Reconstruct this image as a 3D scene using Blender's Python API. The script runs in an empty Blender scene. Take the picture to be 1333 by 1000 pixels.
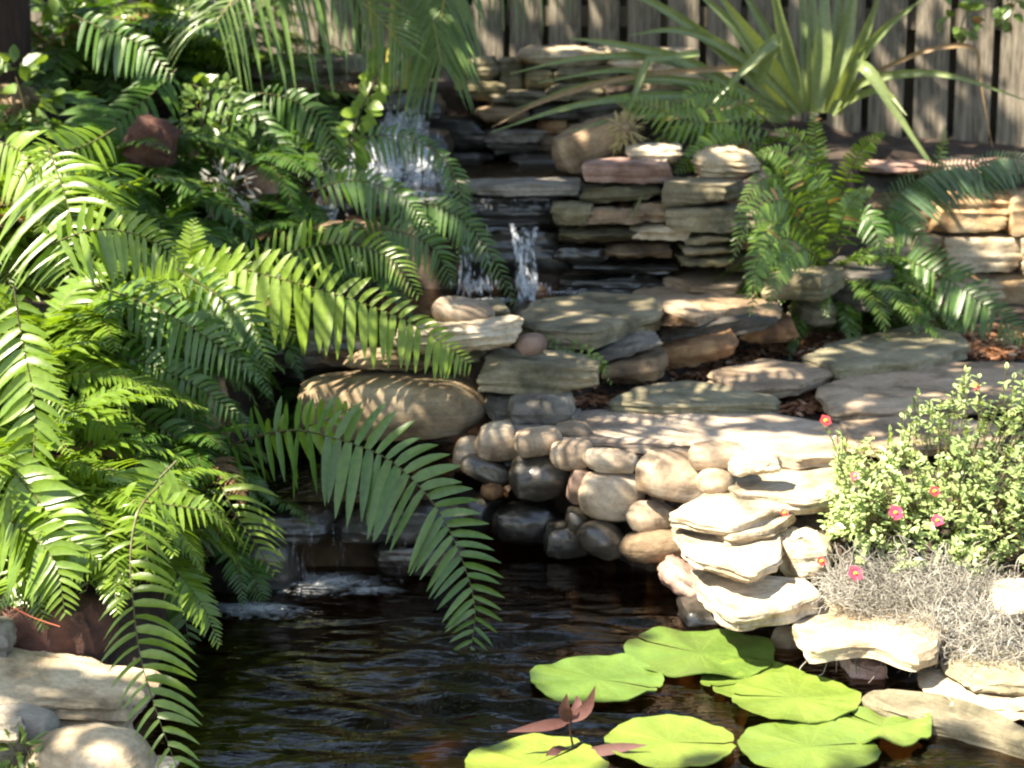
import bpy, math, random
from mathutils import Vector, Matrix, Euler, noise
R = math.radians
random.seed(7)
sc = bpy.context.scene
col = sc.collection

# ------------------------------------------------------------------ camera
F, PITCH, H = 2600.0, R(12.0), 1.70          # focal length in photo pixels, tilt down, eye height above the pond
CP, SP = math.cos(PITCH), math.sin(PITCH)
cam_d = bpy.data.cameras.new('camera')
cam = bpy.data.objects.new('camera', cam_d)
col.objects.link(cam)
cam.location = (0, 0, H)
cam.rotation_euler = (R(90) - PITCH, 0, 0)
cam_d.sensor_width = 36.0
cam_d.lens = 36.0 * F / 1333.0
cam_d.clip_start, cam_d.clip_end = 0.1, 500
cam_d.dof.use_dof = True
cam_d.dof.focus_distance = 4.7
cam_d.dof.aperture_fstop = 4.2
sc.camera = cam

# ------------------------------------------------------------------ light
SUN_EL, SUN_AZ = R(55), R(241)               # azimuth clockwise from +Y: sun stands to the left and a little in front
SDIR = Vector((math.sin(SUN_AZ) * math.cos(SUN_EL), math.cos(SUN_AZ) * math.cos(SUN_EL), math.sin(SUN_EL)))
world = bpy.data.worlds.new('World'); sc.world = world
world.use_nodes = True
wn = world.node_tree
sky = wn.nodes.new('ShaderNodeTexSky'); sky.sky_type = 'NISHITA'; sky.sun_disc = False
sky.sun_elevation, sky.sun_rotation = SUN_EL, SUN_AZ
bg = wn.nodes['Background']; bg.inputs['Strength'].default_value = 0.10
wn.links.new(sky.outputs[0], bg.inputs['Color'])
sun_d = bpy.data.lights.new('sun', 'SUN'); sun_d.energy = 5.0; sun_d.angle = R(0.53); sun_d.color = (1.0, 0.94, 0.84)
sun = bpy.data.objects.new('sun', sun_d); col.objects.link(sun)
sun.rotation_euler = SDIR.to_track_quat('Z', 'Y').to_euler()
sun.location = SDIR * 30
vs = sc.view_settings
sc.display_settings.display_device = 'sRGB'
vs.view_transform = 'Standard'; vs.look = 'None'; vs.gamma = 1.0; vs.exposure = 2.2
vs.use_white_balance = True; vs.white_balance_temperature = 7200; vs.white_balance_tint = 10
sc.cycles.filter_width = 2.2
sc.cycles.max_bounces = 8; sc.cycles.transparent_max_bounces = 24
sc.cycles.sample_clamp_indirect = 4.0
sc.cycles.use_denoising = True

# ------------------------------------------------------------------ helpers
def ray(u, v):
    yu = (500 - v) / F
    return Vector(((u - 666.5) / F, CP + yu * SP, -SP + yu * CP))
def at(u, v, Y):
    d = ray(u, v); return Vector((0, 0, H)) + d * (Y / d.y)
def on(u, v, z):
    d = ray(u, v); return Vector((0, 0, H)) + d * ((z - H) / d.z)
def px(n, Y): return n * Y / F * 1.01       # n photo pixels at depth Y in metres
def sm(a, b, x):
    t = min(1, max(0, (x - a) / (b - a))); return t * t * (3 - 2 * t)
def interp(x, pts):
    if x <= pts[0][0]: return pts[0][1]
    for (a, va), (b, vb) in zip(pts, pts[1:]):
        if x <= b: return va + (vb - va) * (x - a) / (b - a)
    return pts[-1][1]
def tag(o, label=None, cat=None, group=None, kind=None):
    if label: o['label'] = label
    if cat: o['category'] = cat
    if group: o['group'] = group
    if kind: o['kind'] = kind
    return o
def mesh_obj(name, verts, faces, mats, parent=None, smooth=True, midx=None, sharp=None):
    me = bpy.data.meshes.new(name)
    me.from_pydata([tuple(v) for v in verts], [], faces)
    for m in (mats if isinstance(mats, (list, tuple)) else [mats]): me.materials.append(m)
    if midx: me.polygons.foreach_set('material_index', midx)
    me.polygons.foreach_set('use_smooth', [smooth] * len(faces))
    me.update()
    if sharp is not None: me.set_sharp_from_angle(angle=R(sharp))
    o = bpy.data.objects.new(name, me); col.objects.link(o)
    if parent: o.parent = parent
    return o
def empty(name, loc, label, cat, group=None):
    o = bpy.data.objects.new(name, None); col.objects.link(o); o.location = loc
    o.empty_display_size = .05
    return tag(o, label, cat, group)
class MB:
    def __init__(self): self.v, self.f, self.m = [], [], []
    def quad_strip(self, rows, mi=0):        # rows: equal-length lists of points
        b = len(self.v); n = len(rows[0])
        for r in rows: self.v.extend(r)
        for i in range(len(rows) - 1):
            for j in range(n - 1):
                a = b + i * n + j
                self.f.append((a, a + 1, a + n + 1, a + n)); self.m.append(mi)
    def tube(self, pts, rad, n=5, mi=0):
        rows = []
        for i, p in enumerate(pts):
            t = (pts[min(i + 1, len(pts) - 1)] - pts[max(i - 1, 0)])
            t = t.normalized() if t.length > 1e-9 else Vector((0, 0, 1))
            a = t.cross(Vector((0.31, 0.2, 1))).normalized(); b = t.cross(a)
            r = rad(i / max(1, len(pts) - 1)) if callable(rad) else rad
            rows.append([p + (a * math.cos(k * 2 * math.pi / n) + b * math.sin(k * 2 * math.pi / n)) * r for k in range(n + 1)])
        self.quad_strip(rows, mi)
    def obj(self, name, mats, parent=None, smooth=True, sharp=None):
        return mesh_obj(name, self.v, self.f, mats, parent, smooth, self.m, sharp)
def catmull(pts, n):
    P = [pts[0] * 2 - pts[1]] + list(pts) + [pts[-1] * 2 - pts[-2]]
    out = []; S = len(pts) - 1
    for k in range(n + 1):
        g = k / n * S; i = min(int(g), S - 1); t = g - i
        a, b, c, d = P[i], P[i + 1], P[i + 2], P[i + 3]
        out.append(0.5 * ((2 * b) + (c - a) * t + (2 * a - 5 * b + 4 * c - d) * t * t + (3 * b - a - 3 * c + d) * t ** 3))
    return out

# ------------------------------------------------------------------ materials
def new_mat(name):
    m = bpy.data.materials.new(name); m.use_nodes = True
    nt = m.node_tree; nt.nodes.clear()
    return m, nt
def N(nt, t, **kw):
    n = nt.nodes.new(t)
    for k, v in kw.items():
        if k.startswith('_'): setattr(n, k[1:], v)
        else:
            key = int(k[1:]) if k[0] == 'i' and k[1:].isdigit() else k.replace('__', ' ')
            n.inputs[key].default_value = v
    return n
def ramp(nt, stops, interp='LINEAR'):
    n = nt.nodes.new('ShaderNodeValToRGB'); e = n.color_ramp.elements
    n.color_ramp.interpolation = interp
    while len(e) < len(stops): e.new(0.5)
    for el, (p, c) in zip(e, stops): el.position = p; el.color = (*c, 1) if len(c) == 3 else c
    return n
def L(nt, a, b): nt.links.new(a, b)
def mixc(nt, fac, a, b, mode='MIX'):
    n = nt.nodes.new('ShaderNodeMix'); n.data_type = 'RGBA'; n.blend_type = mode
    for sock, val in ((n.inputs[0], fac), (n.inputs[6], a), (n.inputs[7], b)):
        if hasattr(val, 'is_output'): L(nt, val, sock)
        else: sock.default_value = val if not isinstance(val, tuple) or len(val) == 4 else (*val, 1)
    return n.outputs[2]
def math_n(nt, op, a, b=0.0):
    n = nt.nodes.new('ShaderNodeMath'); n.operation = op
    for s, v in ((n.inputs[0], a), (n.inputs[1], b)):
        if hasattr(v, 'is_output'): L(nt, v, s)
        else: s.default_value = v
    return n.outputs[0]

def stone_mat(name, ca, cb, cc, moss=0.0, rough=0.85, strata=0.4, bump=0.5, scale=1.0, wet=0.0, speck=0.45):
    m, nt = new_mat(name)
    tc = N(nt, 'ShaderNodeTexCoord'); oi = N(nt, 'ShaderNodeObjectInfo')
    off = N(nt, 'ShaderNodeVectorMath', _operation='ADD')
    mul = N(nt, 'ShaderNodeVectorMath', _operation='SCALE'); mul.inputs[0].default_value = (37, 71, 53)
    L(nt, oi.outputs['Random'], mul.inputs['Scale'])
    L(nt, tc.outputs['Object'], off.inputs[0]); L(nt, mul.outputs[0], off.inputs[1])
    n1 = N(nt, 'ShaderNodeTexNoise', Scale=7 * scale, Detail=6, Roughness=0.6, Distortion=0.6); L(nt, off.outputs[0], n1.inputs['Vector'])
    n2 = N(nt, 'ShaderNodeTexNoise', Scale=70 * scale, Detail=4, Roughness=0.7); L(nt, off.outputs[0], n2.inputs['Vector'])
    mp = N(nt, 'ShaderNodeMapping'); mp.inputs['Scale'].default_value = (3, 3, 45); mp.inputs['Rotation'].default_value = (0.1, 0.08, 0)
    L(nt, off.outputs[0], mp.inputs['Vector'])
    n3 = N(nt, 'ShaderNodeTexNoise', Scale=1.2 * scale, Detail=5, Roughness=0.55, Distortion=0.8); L(nt, mp.outputs[0], n3.inputs['Vector'])
    r1 = ramp(nt, [(0.34, tuple(x * .72 for x in ca)), (0.5, cb), (0.66, cc)]); L(nt, n1.outputs[0], r1.inputs[0])
    r3 = ramp(nt, [(0.35, (0.45, 0.45, 0.45)), (0.6, (1.0, 1.0, 1.0))]); L(nt, n3.outputs[0], r3.inputs[0])
    c = mixc(nt, strata, r1.outputs[0], r3.outputs[0], 'MULTIPLY')
    r2 = ramp(nt, [(0.3, (0.35, 0.33, 0.3)), (0.55, (1, 1, 1)), (0.75, (1.25, 1.2, 1.15))]); L(nt, n2.outputs[0], r2.inputs[0])
    c = mixc(nt, speck, c, r2.outputs[0], 'MULTIPLY')
    # per-stone value shift
    hv = N(nt, 'ShaderNodeHueSaturation'); mr = N(nt, 'ShaderNodeMapRange'); mr.inputs['To Min'].default_value = 0.75; mr.inputs['To Max'].default_value = 1.2
    L(nt, oi.outputs['Random'], mr.inputs['Value']); L(nt, mr.outputs[0], hv.inputs['Value']); L(nt, c, hv.inputs['Color'])
    c = hv.outputs[0]
    if moss > 0:
        ge = N(nt, 'ShaderNodeNewGeometry'); sx = N(nt, 'ShaderNodeSeparateXYZ'); L(nt, ge.outputs['Normal'], sx.inputs[0])
        n4 = N(nt, 'ShaderNodeTexNoise', Scale=11 * scale, Detail=5, Roughness=0.65); L(nt, off.outputs[0], n4.inputs['Vector'])
        a = math_n(nt, 'MULTIPLY_ADD', sx.outputs[2], 0.18); a.node.inputs[2].default_value = moss - 0.62
        b = math_n(nt, 'ADD', a, n4.outputs[0])
        r4 = ramp(nt, [(0.42, (0, 0, 0)), (0.58, (1, 1, 1))]); L(nt, b, r4.inputs[0])
        mc = mixc(nt, n2.outputs[0], (0.035, 0.042, 0.012, 1), (0.15, 0.16, 0.05, 1))
        f = math_n(nt, 'MULTIPLY', r4.outputs[0], 0.8)
        c = mixc(nt, f, c, mc)
    bs = N(nt, 'ShaderNodeBsdfPrincipled', Roughness=rough)
    L(nt, c, bs.inputs['Base Color'])
    if wet: bs.inputs['Coat Weight'].default_value = wet; bs.inputs['Coat Roughness'].default_value = 0.12
    ad = math_n(nt, 'MULTIPLY_ADD', n3.outputs[0], strata * 1.2); L(nt, n1.outputs[0], ad.node.inputs[2])
    ad2 = math_n(nt, 'MULTIPLY_ADD', n2.outputs[0], 0.25); L(nt, ad, ad2.node.inputs[2])
    bp = N(nt, 'ShaderNodeBump', Strength=bump, Distance=0.02); L(nt, ad2, bp.inputs['Height']); L(nt, bp.outputs[0], bs.inputs['Normal'])
    o = N(nt, 'ShaderNodeOutputMaterial'); L(nt, bs.outputs[0], o.inputs[0])
    return m

def leaf_mat(name, base, alt, trans=0.3, rough=0.38, var=0.35, vein=0.0, tint=None):
    m, nt = new_mat(name)
    ge = N(nt, 'ShaderNodeNewGeometry'); tc = N(nt, 'ShaderNodeTexCoord')
    n1 = N(nt, 'ShaderNodeTexNoise', Scale=5, Detail=3); L(nt, tc.outputs['Object'], n1.inputs['Vector'])
    n2 = N(nt, 'ShaderNodeTexNoise', Scale=60, Detail=3); L(nt, tc.outputs['Object'], n2.inputs['Vector'])
    f = math_n(nt, 'MULTIPLY_ADD', ge.outputs['Random Per Island'], 0.55)
    m2 = math_n(nt, 'MULTIPLY', n1.outputs[0], 0.6); L(nt, m2, f.node.inputs[2])
    c = mixc(nt, f, (*base, 1), (*alt, 1))
    r2 = ramp(nt, [(0.3, (1 - var,) * 3), (0.7, (1 + var * 0.5,) * 3)]); L(nt, n2.outputs[0], r2.inputs[0])
    c = mixc(nt, 0.6, c, r2.outputs[0], 'MULTIPLY')
    if tint:
        pw = math_n(nt, 'GREATER_THAN', ge.outputs['Random Per Island'], tint[0])
        c = mixc(nt, pw, c, (*tint[1], 1))
    bs = N(nt, 'ShaderNodeBsdfPrincipled', Roughness=rough); L(nt, c, bs.inputs['Base Color'])
    bs.inputs['Specular IOR Level'].default_value = 0.6
    bp = N(nt, 'ShaderNodeBump', Strength=0.25, Distance=0.004); L(nt, n2.outputs[0], bp.inputs['Height']); L(nt, bp.outputs[0], bs.inputs['Normal'])
    tr = N(nt, 'ShaderNodeBsdfTranslucent')
    tcn = mixc(nt, 1.0, c, (1.5, 1.45, 0.5, 1), 'MULTIPLY'); L(nt, tcn, tr.inputs['Color'])
    mx = N(nt, 'ShaderNodeMixShader'); mx.inputs[0].default_value = trans
    L(nt, bs.outputs[0], mx.inputs[1]); L(nt, tr.outputs[0], mx.inputs[2])
    o = N(nt, 'ShaderNodeOutputMaterial'); L(nt, mx.outputs[0], o.inputs[0])
    return m

def plain_mat(name, ca, cb, rough=0.8, scale=8, bump=0.3, stretch=(1, 1, 1), trans=0.0, coords='Object', detail=5):
    m, nt = new_mat(name)
    tc = N(nt, 'ShaderNodeTexCoord'); mp = N(nt, 'ShaderNodeMapping'); mp.inputs['Scale'].default_value = stretch
    L(nt, tc.outputs[coords], mp.inputs['Vector'])
    n1 = N(nt, 'ShaderNodeTexNoise', Scale=scale, Detail=detail, Roughness=0.65); L(nt, mp.outputs[0], n1.inputs['Vector'])
    r1 = ramp(nt, [(0.33, ca), (0.67, cb)]); L(nt, n1.outputs[0], r1.inputs[0])
    bs = N(nt, 'ShaderNodeBsdfPrincipled', Roughness=rough); L(nt, r1.outputs[0], bs.inputs['Base Color'])
    bp = N(nt, 'ShaderNodeBump', Strength=bump, Distance=0.02); L(nt, n1.outputs[0], bp.inputs['Height']); L(nt, bp.outputs[0], bs.inputs['Normal'])
    out = bs.outputs[0]
    if trans:
        tr = N(nt, 'ShaderNodeBsdfTranslucent'); L(nt, r1.outputs[0], tr.inputs['Color'])
        mx = N(nt, 'ShaderNodeMixShader'); mx.inputs[0].default_value = trans
        L(nt, out, mx.inputs[1]); L(nt, tr.outputs[0], mx.inputs[2]); out = mx.outputs[0]
    o = N(nt, 'ShaderNodeOutputMaterial'); L(nt, out, o.inputs[0])
    return m

def pad_mat():
    m, nt = new_mat('lily_pad')
    tc = N(nt, 'ShaderNodeTexCoord'); oi = N(nt, 'ShaderNodeObjectInfo'); sx = N(nt, 'ShaderNodeSeparateXYZ'); L(nt, tc.outputs['Object'], sx.inputs[0])
    at2 = math_n(nt, 'ARCTAN2', sx.outputs[1], sx.outputs[0]); n1 = N(nt, 'ShaderNodeTexNoise', Scale=9, Detail=5, Roughness=.6); L(nt, tc.outputs['Object'], n1.inputs['Vector'])
    n2 = N(nt, 'ShaderNodeTexNoise', Scale=70, Detail=4); L(nt, tc.outputs['Object'], n2.inputs['Vector'])
    ph = math_n(nt, 'MULTIPLY_ADD', at2, 9.0); w = math_n(nt, 'MULTIPLY', n1.outputs[0], 2.5); L(nt, w, ph.node.inputs[2])
    s = math_n(nt, 'SINE', ph); pw = math_n(nt, 'POWER', math_n(nt, 'ABSOLUTE', s), 0.35)
    base = mixc(nt, oi.outputs['Random'], (0.085, 0.145, 0.030, 1), (0.165, 0.215, 0.036, 1))
    r1 = ramp(nt, [(0.3, (0.62, 0.68, 0.6)), (0.62, (1.1, 1.05, 1.0))]); L(nt, n1.outputs[0], r1.inputs[0])
    c = mixc(nt, 0.85, base, r1.outputs[0], 'MULTIPLY')
    r2 = ramp(nt, [(0.0, (1.35, 1.25, 1.1)), (0.55, (1, 1, 1))]); L(nt, pw, r2.inputs[0]); c = mixc(nt, 0.8, c, r2.outputs[0], 'MULTIPLY')
    r3 = ramp(nt, [(0.66, (1, 1, 1)), (0.74, (0.55, 0.42, 0.25))]); L(nt, n2.outputs[0], r3.inputs[0]); c = mixc(nt, 0.5, c, r3.outputs[0], 'MULTIPLY')
    bs = N(nt, 'ShaderNodeBsdfPrincipled', Roughness=0.3); L(nt, c, bs.inputs['Base Color'])
    h = math_n(nt, 'MULTIPLY_ADD', pw, 0.35); L(nt, n2.outputs[0], h.node.inputs[2])
    bp = N(nt, 'ShaderNodeBump', Strength=0.35, Distance=0.006); L(nt, h, bp.inputs['Height']); L(nt, bp.outputs[0], bs.inputs['Normal'])
    o = N(nt, 'ShaderNodeOutputMaterial'); L(nt, bs.outputs[0], o.inputs[0])
    return m

def water_mat(name, tint, ripple=0.5, rscale=14, foam=0.0, stretch=(1, 1, 1)):
    m, nt = new_mat(name)
    tc = N(nt, 'ShaderNodeTexCoord'); mp = N(nt, 'ShaderNodeMapping'); mp.inputs['Scale'].default_value = stretch
    L(nt, tc.outputs['Object'], mp.inputs['Vector'])
    n1 = N(nt, 'ShaderNodeTexNoise', Scale=rscale, Detail=3, Roughness=0.5, Distortion=0.7); L(nt, mp.outputs[0], n1.inputs['Vector'])
    n2 = N(nt, 'ShaderNodeTexNoise', Scale=rscale * 3.3, Detail=2, Roughness=0.5, Distortion=0.5); L(nt, mp.outputs[0], n2.inputs['Vector'])
    h = math_n(nt, 'MULTIPLY_ADD', n2.outputs[0], 0.3); L(nt, n1.outputs[0], h.node.inputs[2])
    bp = N(nt, 'ShaderNodeBump', Strength=ripple, Distance=0.03); L(nt, h, bp.inputs['Height'])
    gl = N(nt, 'ShaderNodeBsdfGlossy', Roughness=0.03); gl.inputs['Color'].default_value = (1, .92, .82, 1)
    L(nt, bp.outputs[0], gl.inputs['Normal'])
    tp = N(nt, 'ShaderNodeBsdfTransparent'); tp.inputs['Color'].default_value = (*tint, 1)
    fr = N(nt, 'ShaderNodeFresnel', IOR=1.42); L(nt, bp.outputs[0], fr.inputs['Normal'])
    mx = N(nt, 'ShaderNodeMixShader'); L(nt, fr.outputs[0], mx.inputs[0]); L(nt, tp.outputs[0], mx.inputs[1]); L(nt, gl.outputs[0], mx.inputs[2])
    out = mx.outputs[0]
    if foam:
        n5 = N(nt, 'ShaderNodeTexNoise', Scale=38, Detail=6, Roughness=0.75); L(nt, tc.outputs['Object'], n5.inputs['Vector'])
        r5 = ramp(nt, [(0.62 - foam * .2, (0, 0, 0)), (0.78 - foam * .1, (1, 1, 1))]); L(nt, n5.outputs[0], r5.inputs[0])
        df = N(nt, 'ShaderNodeBsdfDiffuse'); df.inputs['Color'].default_value = (0.75, 0.78, 0.8, 1)
        f = math_n(nt, 'MULTIPLY', r5.outputs[0], 0.55)
        mf = N(nt, 'ShaderNodeMixShader'); L(nt, f, mf.inputs[0]); L(nt, out, mf.inputs[1]); L(nt, df.outputs[0], mf.inputs[2]); out = mf.outputs[0]
    o = N(nt, 'ShaderNodeOutputMaterial'); L(nt, out, o.inputs[0])
    return m

def fall_mat(name, lo, hi, scale=(70, 70, 5), top=0.85):
    m, nt = new_mat(name)
    tc = N(nt, 'ShaderNodeTexCoord'); mp = N(nt, 'ShaderNodeMapping'); mp.inputs['Scale'].default_value = scale
    L(nt, tc.outputs['Object'], mp.inputs['Vector'])
    n1 = N(nt, 'ShaderNodeTexNoise', Scale=1, Detail=4, Roughness=0.65, Distortion=0.5); L(nt, mp.outputs[0], n1.inputs['Vector'])
    r = ramp(nt, [(lo, (0, 0, 0)), (hi, (1, 1, 1))]); L(nt, n1.outputs[0], r.inputs[0])
    bs = N(nt, 'ShaderNodeBsdfPrincipled', Roughness=0.15); bs.inputs['Base Color'].default_value = (0.82, 0.86, 0.92, 1)
    bp = N(nt, 'ShaderNodeBump', Strength=0.6, Distance=0.02); L(nt, n1.outputs[0], bp.inputs['Height']); L(nt, bp.outputs[0], bs.inputs['Normal'])
    trl = N(nt, 'ShaderNodeBsdfTranslucent'); trl.inputs['Color'].default_value = (0.85, 0.9, 0.95, 1)
    mm = N(nt, 'ShaderNodeMixShader'); mm.inputs[0].default_value = 0.35; L(nt, bs.outputs[0], mm.inputs[1]); L(nt, trl.outputs[0], mm.inputs[2])
    tp = N(nt, 'ShaderNodeBsdfTransparent')
    f = math_n(nt, 'MULTIPLY', r.outputs[0], top)
    mx = N(nt, 'ShaderNodeMixShader'); L(nt, f, mx.inputs[0]); L(nt, tp.outputs[0], mx.inputs[1]); L(nt, mm.outputs[0], mx.inputs[2])
    o = N(nt, 'ShaderNodeOutputMaterial'); L(nt, mx.outputs[0], o.inputs[0])
    return m

def froth_mat():
    m, nt = new_mat('white_froth')
    tc = N(nt, 'ShaderNodeTexCoord'); n1 = N(nt, 'ShaderNodeTexNoise', Scale=34, Detail=7, Roughness=.7, Distortion=.6); L(nt, tc.outputs['Object'], n1.inputs['Vector'])
    at_ = N(nt, 'ShaderNodeAttribute'); at_.attribute_name = 'cover'
    f = math_n(nt, 'MULTIPLY_ADD', at_.outputs['Fac'], 0.55); L(nt, n1.outputs[0], f.node.inputs[2])
    r = ramp(nt, [(0.62, (0, 0, 0)), (1.0, (.5, .5, .5))]); L(nt, f, r.inputs[0])
    df = N(nt, 'ShaderNodeBsdfDiffuse'); df.inputs['Color'].default_value = (.6, .62, .63, 1); tp = N(nt, 'ShaderNodeBsdfTransparent')
    mx = N(nt, 'ShaderNodeMixShader'); L(nt, r.outputs[0], mx.inputs[0]); L(nt, tp.outputs[0], mx.inputs[1]); L(nt, df.outputs[0], mx.inputs[2])
    o = N(nt, 'ShaderNodeOutputMaterial'); L(nt, mx.outputs[0], o.inputs[0])
    return m

M = {}
M['tan'] = stone_mat('tan_sandstone', (0.30, 0.22, 0.13), (0.42, 0.33, 0.21), (0.52, 0.44, 0.31), moss=0.03, strata=0.35)
M['pale'] = stone_mat('pale_sandstone', (0.36, 0.27, 0.165), (0.52, 0.43, 0.30), (0.62, 0.54, 0.42), moss=0.02, strata=0.5, bump=0.9)
M['olive'] = stone_mat('olive_mossy_stone', (0.11, 0.10, 0.055), (0.20, 0.17, 0.10), (0.29, 0.25, 0.16), moss=0.16, strata=0.55)
M['moss'] = stone_mat('very_mossy_stone', (0.07, 0.065, 0.03), (0.14, 0.12, 0.06), (0.24, 0.2, 0.11), moss=0.26, strata=0.5)
M['brown'] = stone_mat('brown_stone', (0.12, 0.075, 0.04), (0.21, 0.14, 0.08), (0.31, 0.22, 0.13), moss=0.03, strata=0.35)
M['rust'] = stone_mat('rusty_stone', (0.13, 0.06, 0.025), (0.24, 0.12, 0.05), (0.34, 0.21, 0.10), moss=0.05, strata=0.25)
M['peach'] = stone_mat('peach_block', (0.33, 0.17, 0.07), (0.46, 0.31, 0.16), (0.55, 0.42, 0.26), moss=0.04, strata=0.15)
M['pink'] = stone_mat('pink_sandstone', (0.26, 0.14, 0.10), (0.36, 0.22, 0.17), (0.45, 0.32, 0.25), moss=0.02, strata=0.3)
M['red'] = stone_mat('dark_red_stone', (0.035, 0.014, 0.009), (0.075, 0.028, 0.017), (0.12, 0.05, 0.032), strata=0.2, bump=0.4)
M['grey'] = stone_mat('grey_stone', (0.11, 0.10, 0.08), (0.18, 0.16, 0.13), (0.27, 0.245, 0.20), moss=0.04, strata=0.3)
M['slate'] = stone_mat('dark_grey_stone', (0.05, 0.044, 0.034), (0.09, 0.08, 0.063), (0.145, 0.13, 0.105), moss=0.05, strata=0.3)
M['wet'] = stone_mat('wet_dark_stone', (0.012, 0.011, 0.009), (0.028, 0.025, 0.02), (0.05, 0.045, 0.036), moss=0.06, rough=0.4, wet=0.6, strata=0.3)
M['cobble'] = stone_mat('river_cobble', (0.22, 0.15, 0.09), (0.37, 0.28, 0.19), (0.48, 0.40, 0.29), strata=0.35, bump=0.22, speck=0.4, rough=0.75)
M['cobble_pink'] = stone_mat('pinkish_river_cobble', (0.20, 0.12, 0.085), (0.28, 0.18, 0.13), (0.36, 0.25, 0.19), strata=0.1, bump=0.12, speck=0.15, rough=0.7)
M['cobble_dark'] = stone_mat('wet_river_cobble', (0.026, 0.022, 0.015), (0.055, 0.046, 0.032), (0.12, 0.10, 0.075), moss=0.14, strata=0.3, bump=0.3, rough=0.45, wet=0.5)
M['boulder'] = stone_mat('brown_streaked_boulder', (0.17, 0.11, 0.055), (0.28, 0.2, 0.11), (0.38, 0.29, 0.18), strata=0.5, bump=0.25, speck=0.35, rough=0.8)
M['flag'] = stone_mat('flagstone', (0.21, 0.145, 0.085), (0.33, 0.24, 0.155), (0.43, 0.33, 0.23), moss=0.04, strata=0.35, bump=0.6, scale=0.8)
M['flag_olive'] = stone_mat('olive_flagstone', (0.14, 0.12, 0.07), (0.22, 0.195, 0.115), (0.31, 0.27, 0.175), moss=0.12, strata=0.35, bump=0.6, scale=0.8)
M['flag_pale'] = stone_mat('pale_flagstone', (0.33, 0.235, 0.16), (0.45, 0.35, 0.255), (0.55, 0.46, 0.36), strata=0.4, bump=0.6, scale=0.8)
M['soil'] = plain_mat('dark_soil', (0.012, 0.008, 0.005), (0.05, 0.032, 0.02), 0.95, 18, 0.6)
M['bed'] = plain_mat('pond_bed', (0.025, 0.016, 0.008), (0.10, 0.06, 0.025), 0.9, 6, 0.5)
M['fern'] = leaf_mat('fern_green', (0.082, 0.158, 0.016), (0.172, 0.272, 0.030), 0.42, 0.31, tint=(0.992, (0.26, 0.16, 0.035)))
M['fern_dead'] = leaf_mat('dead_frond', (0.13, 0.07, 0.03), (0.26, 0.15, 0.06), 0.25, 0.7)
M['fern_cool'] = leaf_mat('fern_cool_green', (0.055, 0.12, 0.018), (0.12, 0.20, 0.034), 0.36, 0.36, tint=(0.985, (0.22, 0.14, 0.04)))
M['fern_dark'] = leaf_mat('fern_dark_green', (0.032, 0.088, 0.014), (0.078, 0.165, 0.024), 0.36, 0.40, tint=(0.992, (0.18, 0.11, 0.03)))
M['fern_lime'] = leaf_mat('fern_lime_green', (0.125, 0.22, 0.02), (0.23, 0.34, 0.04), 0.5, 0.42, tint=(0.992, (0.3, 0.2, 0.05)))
M['fern_grey'] = leaf_mat('fern_grey_green', (0.05, 0.10, 0.045), (0.09, 0.16, 0.075), 0.28, 0.42)
M['stalk'] = plain_mat('fern_stalk', (0.045, 0.045, 0.014), (0.10, 0.08, 0.025), 0.6, 20, 0.1)
M['palm'] = leaf_mat('palm_leaflet', (0.07, 0.14, 0.035), (0.14, 0.22, 0.06), 0.35, 0.34)
M['palm_stem'] = plain_mat('palm_stem', (0.20, 0.22, 0.04), (0.36, 0.30, 0.06), 0.45, 14, 0.1)
M['strap'] = leaf_mat('strap_leaf', (0.10, 0.155, 0.045), (0.22, 0.27, 0.11), 0.25, 0.32, var=0.3)
M['strap_dry'] = leaf_mat('dry_strap_leaf', (0.20, 0.13, 0.06), (0.30, 0.20, 0.10), 0.2, 0.6)
M['pad'] = pad_mat()
M['shrub'] = leaf_mat('shrub_leaf', (0.07, 0.14, 0.03), (0.16, 0.24, 0.05), 0.35, 0.36, tint=(0.96, (0.30, 0.12, 0.04)))
M['canopy'] = leaf_mat('tree_leaf', (0.035, 0.08, 0.016), (0.06, 0.12, 0.025), 0.25, 0.4)
M['purslane'] = leaf_mat('purslane_leaf', (0.22, 0.33, 0.10), (0.38, 0.46, 0.20), 0.3, 0.42)
M['petal'] = leaf_mat('magenta_petal', (0.62, 0.03, 0.10), (0.75, 0.09, 0.16), 0.3, 0.5)
M['petal_red'] = leaf_mat('red_petal', (0.60, 0.03, 0.05), (0.68, 0.07, 0.08), 0.3, 0.5)
M['stamen'] = plain_mat('yellow_stamen', (0.75, 0.42, 0.03), (0.85, 0.55, 0.06), 0.6, 30)
M['redleaf'] = leaf_mat('red_pond_leaf', (0.05, 0.018, 0.014), (0.10, 0.032, 0.024), 0.2, 0.75)
M['moss_strand'] = plain_mat('spanish_moss', (0.2, 0.185, 0.15), (0.45, 0.43, 0.37), 0.9, 9, 0.0, trans=0.2)
M['litter'] = leaf_mat('dry_leaf', (0.16, 0.06, 0.025), (0.36, 0.17, 0.08), 0.15, 0.7, tint=(0.88, (0.5, 0.33, 0.2)))
M['wood'] = plain_mat('weathered_wood', (0.06, 0.05, 0.034), (0.26, 0.225, 0.17), 0.92, 3.4, 0.9, (13, 13, 1.6), detail=9)
M['wood_shaded'] = plain_mat('weathered_wood_shaded', (0.035, 0.028, 0.018), (0.085, 0.07, 0.045), 0.9, 3.0, 0.5, (16, 16, 1.2))  # same fence wood, with the shade of the slots put into its colour
M['bark'] = plain_mat('dark_bark', (0.012, 0.007, 0.005), (0.05, 0.026, 0.018), 0.95, 6, 1.0, (6, 6, 1))
M['straw'] = plain_mat('yellow_straw', (0.35, 0.27, 0.10), (0.52, 0.43, 0.2), 0.8, 12, 0.0, trans=0.2)
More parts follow.
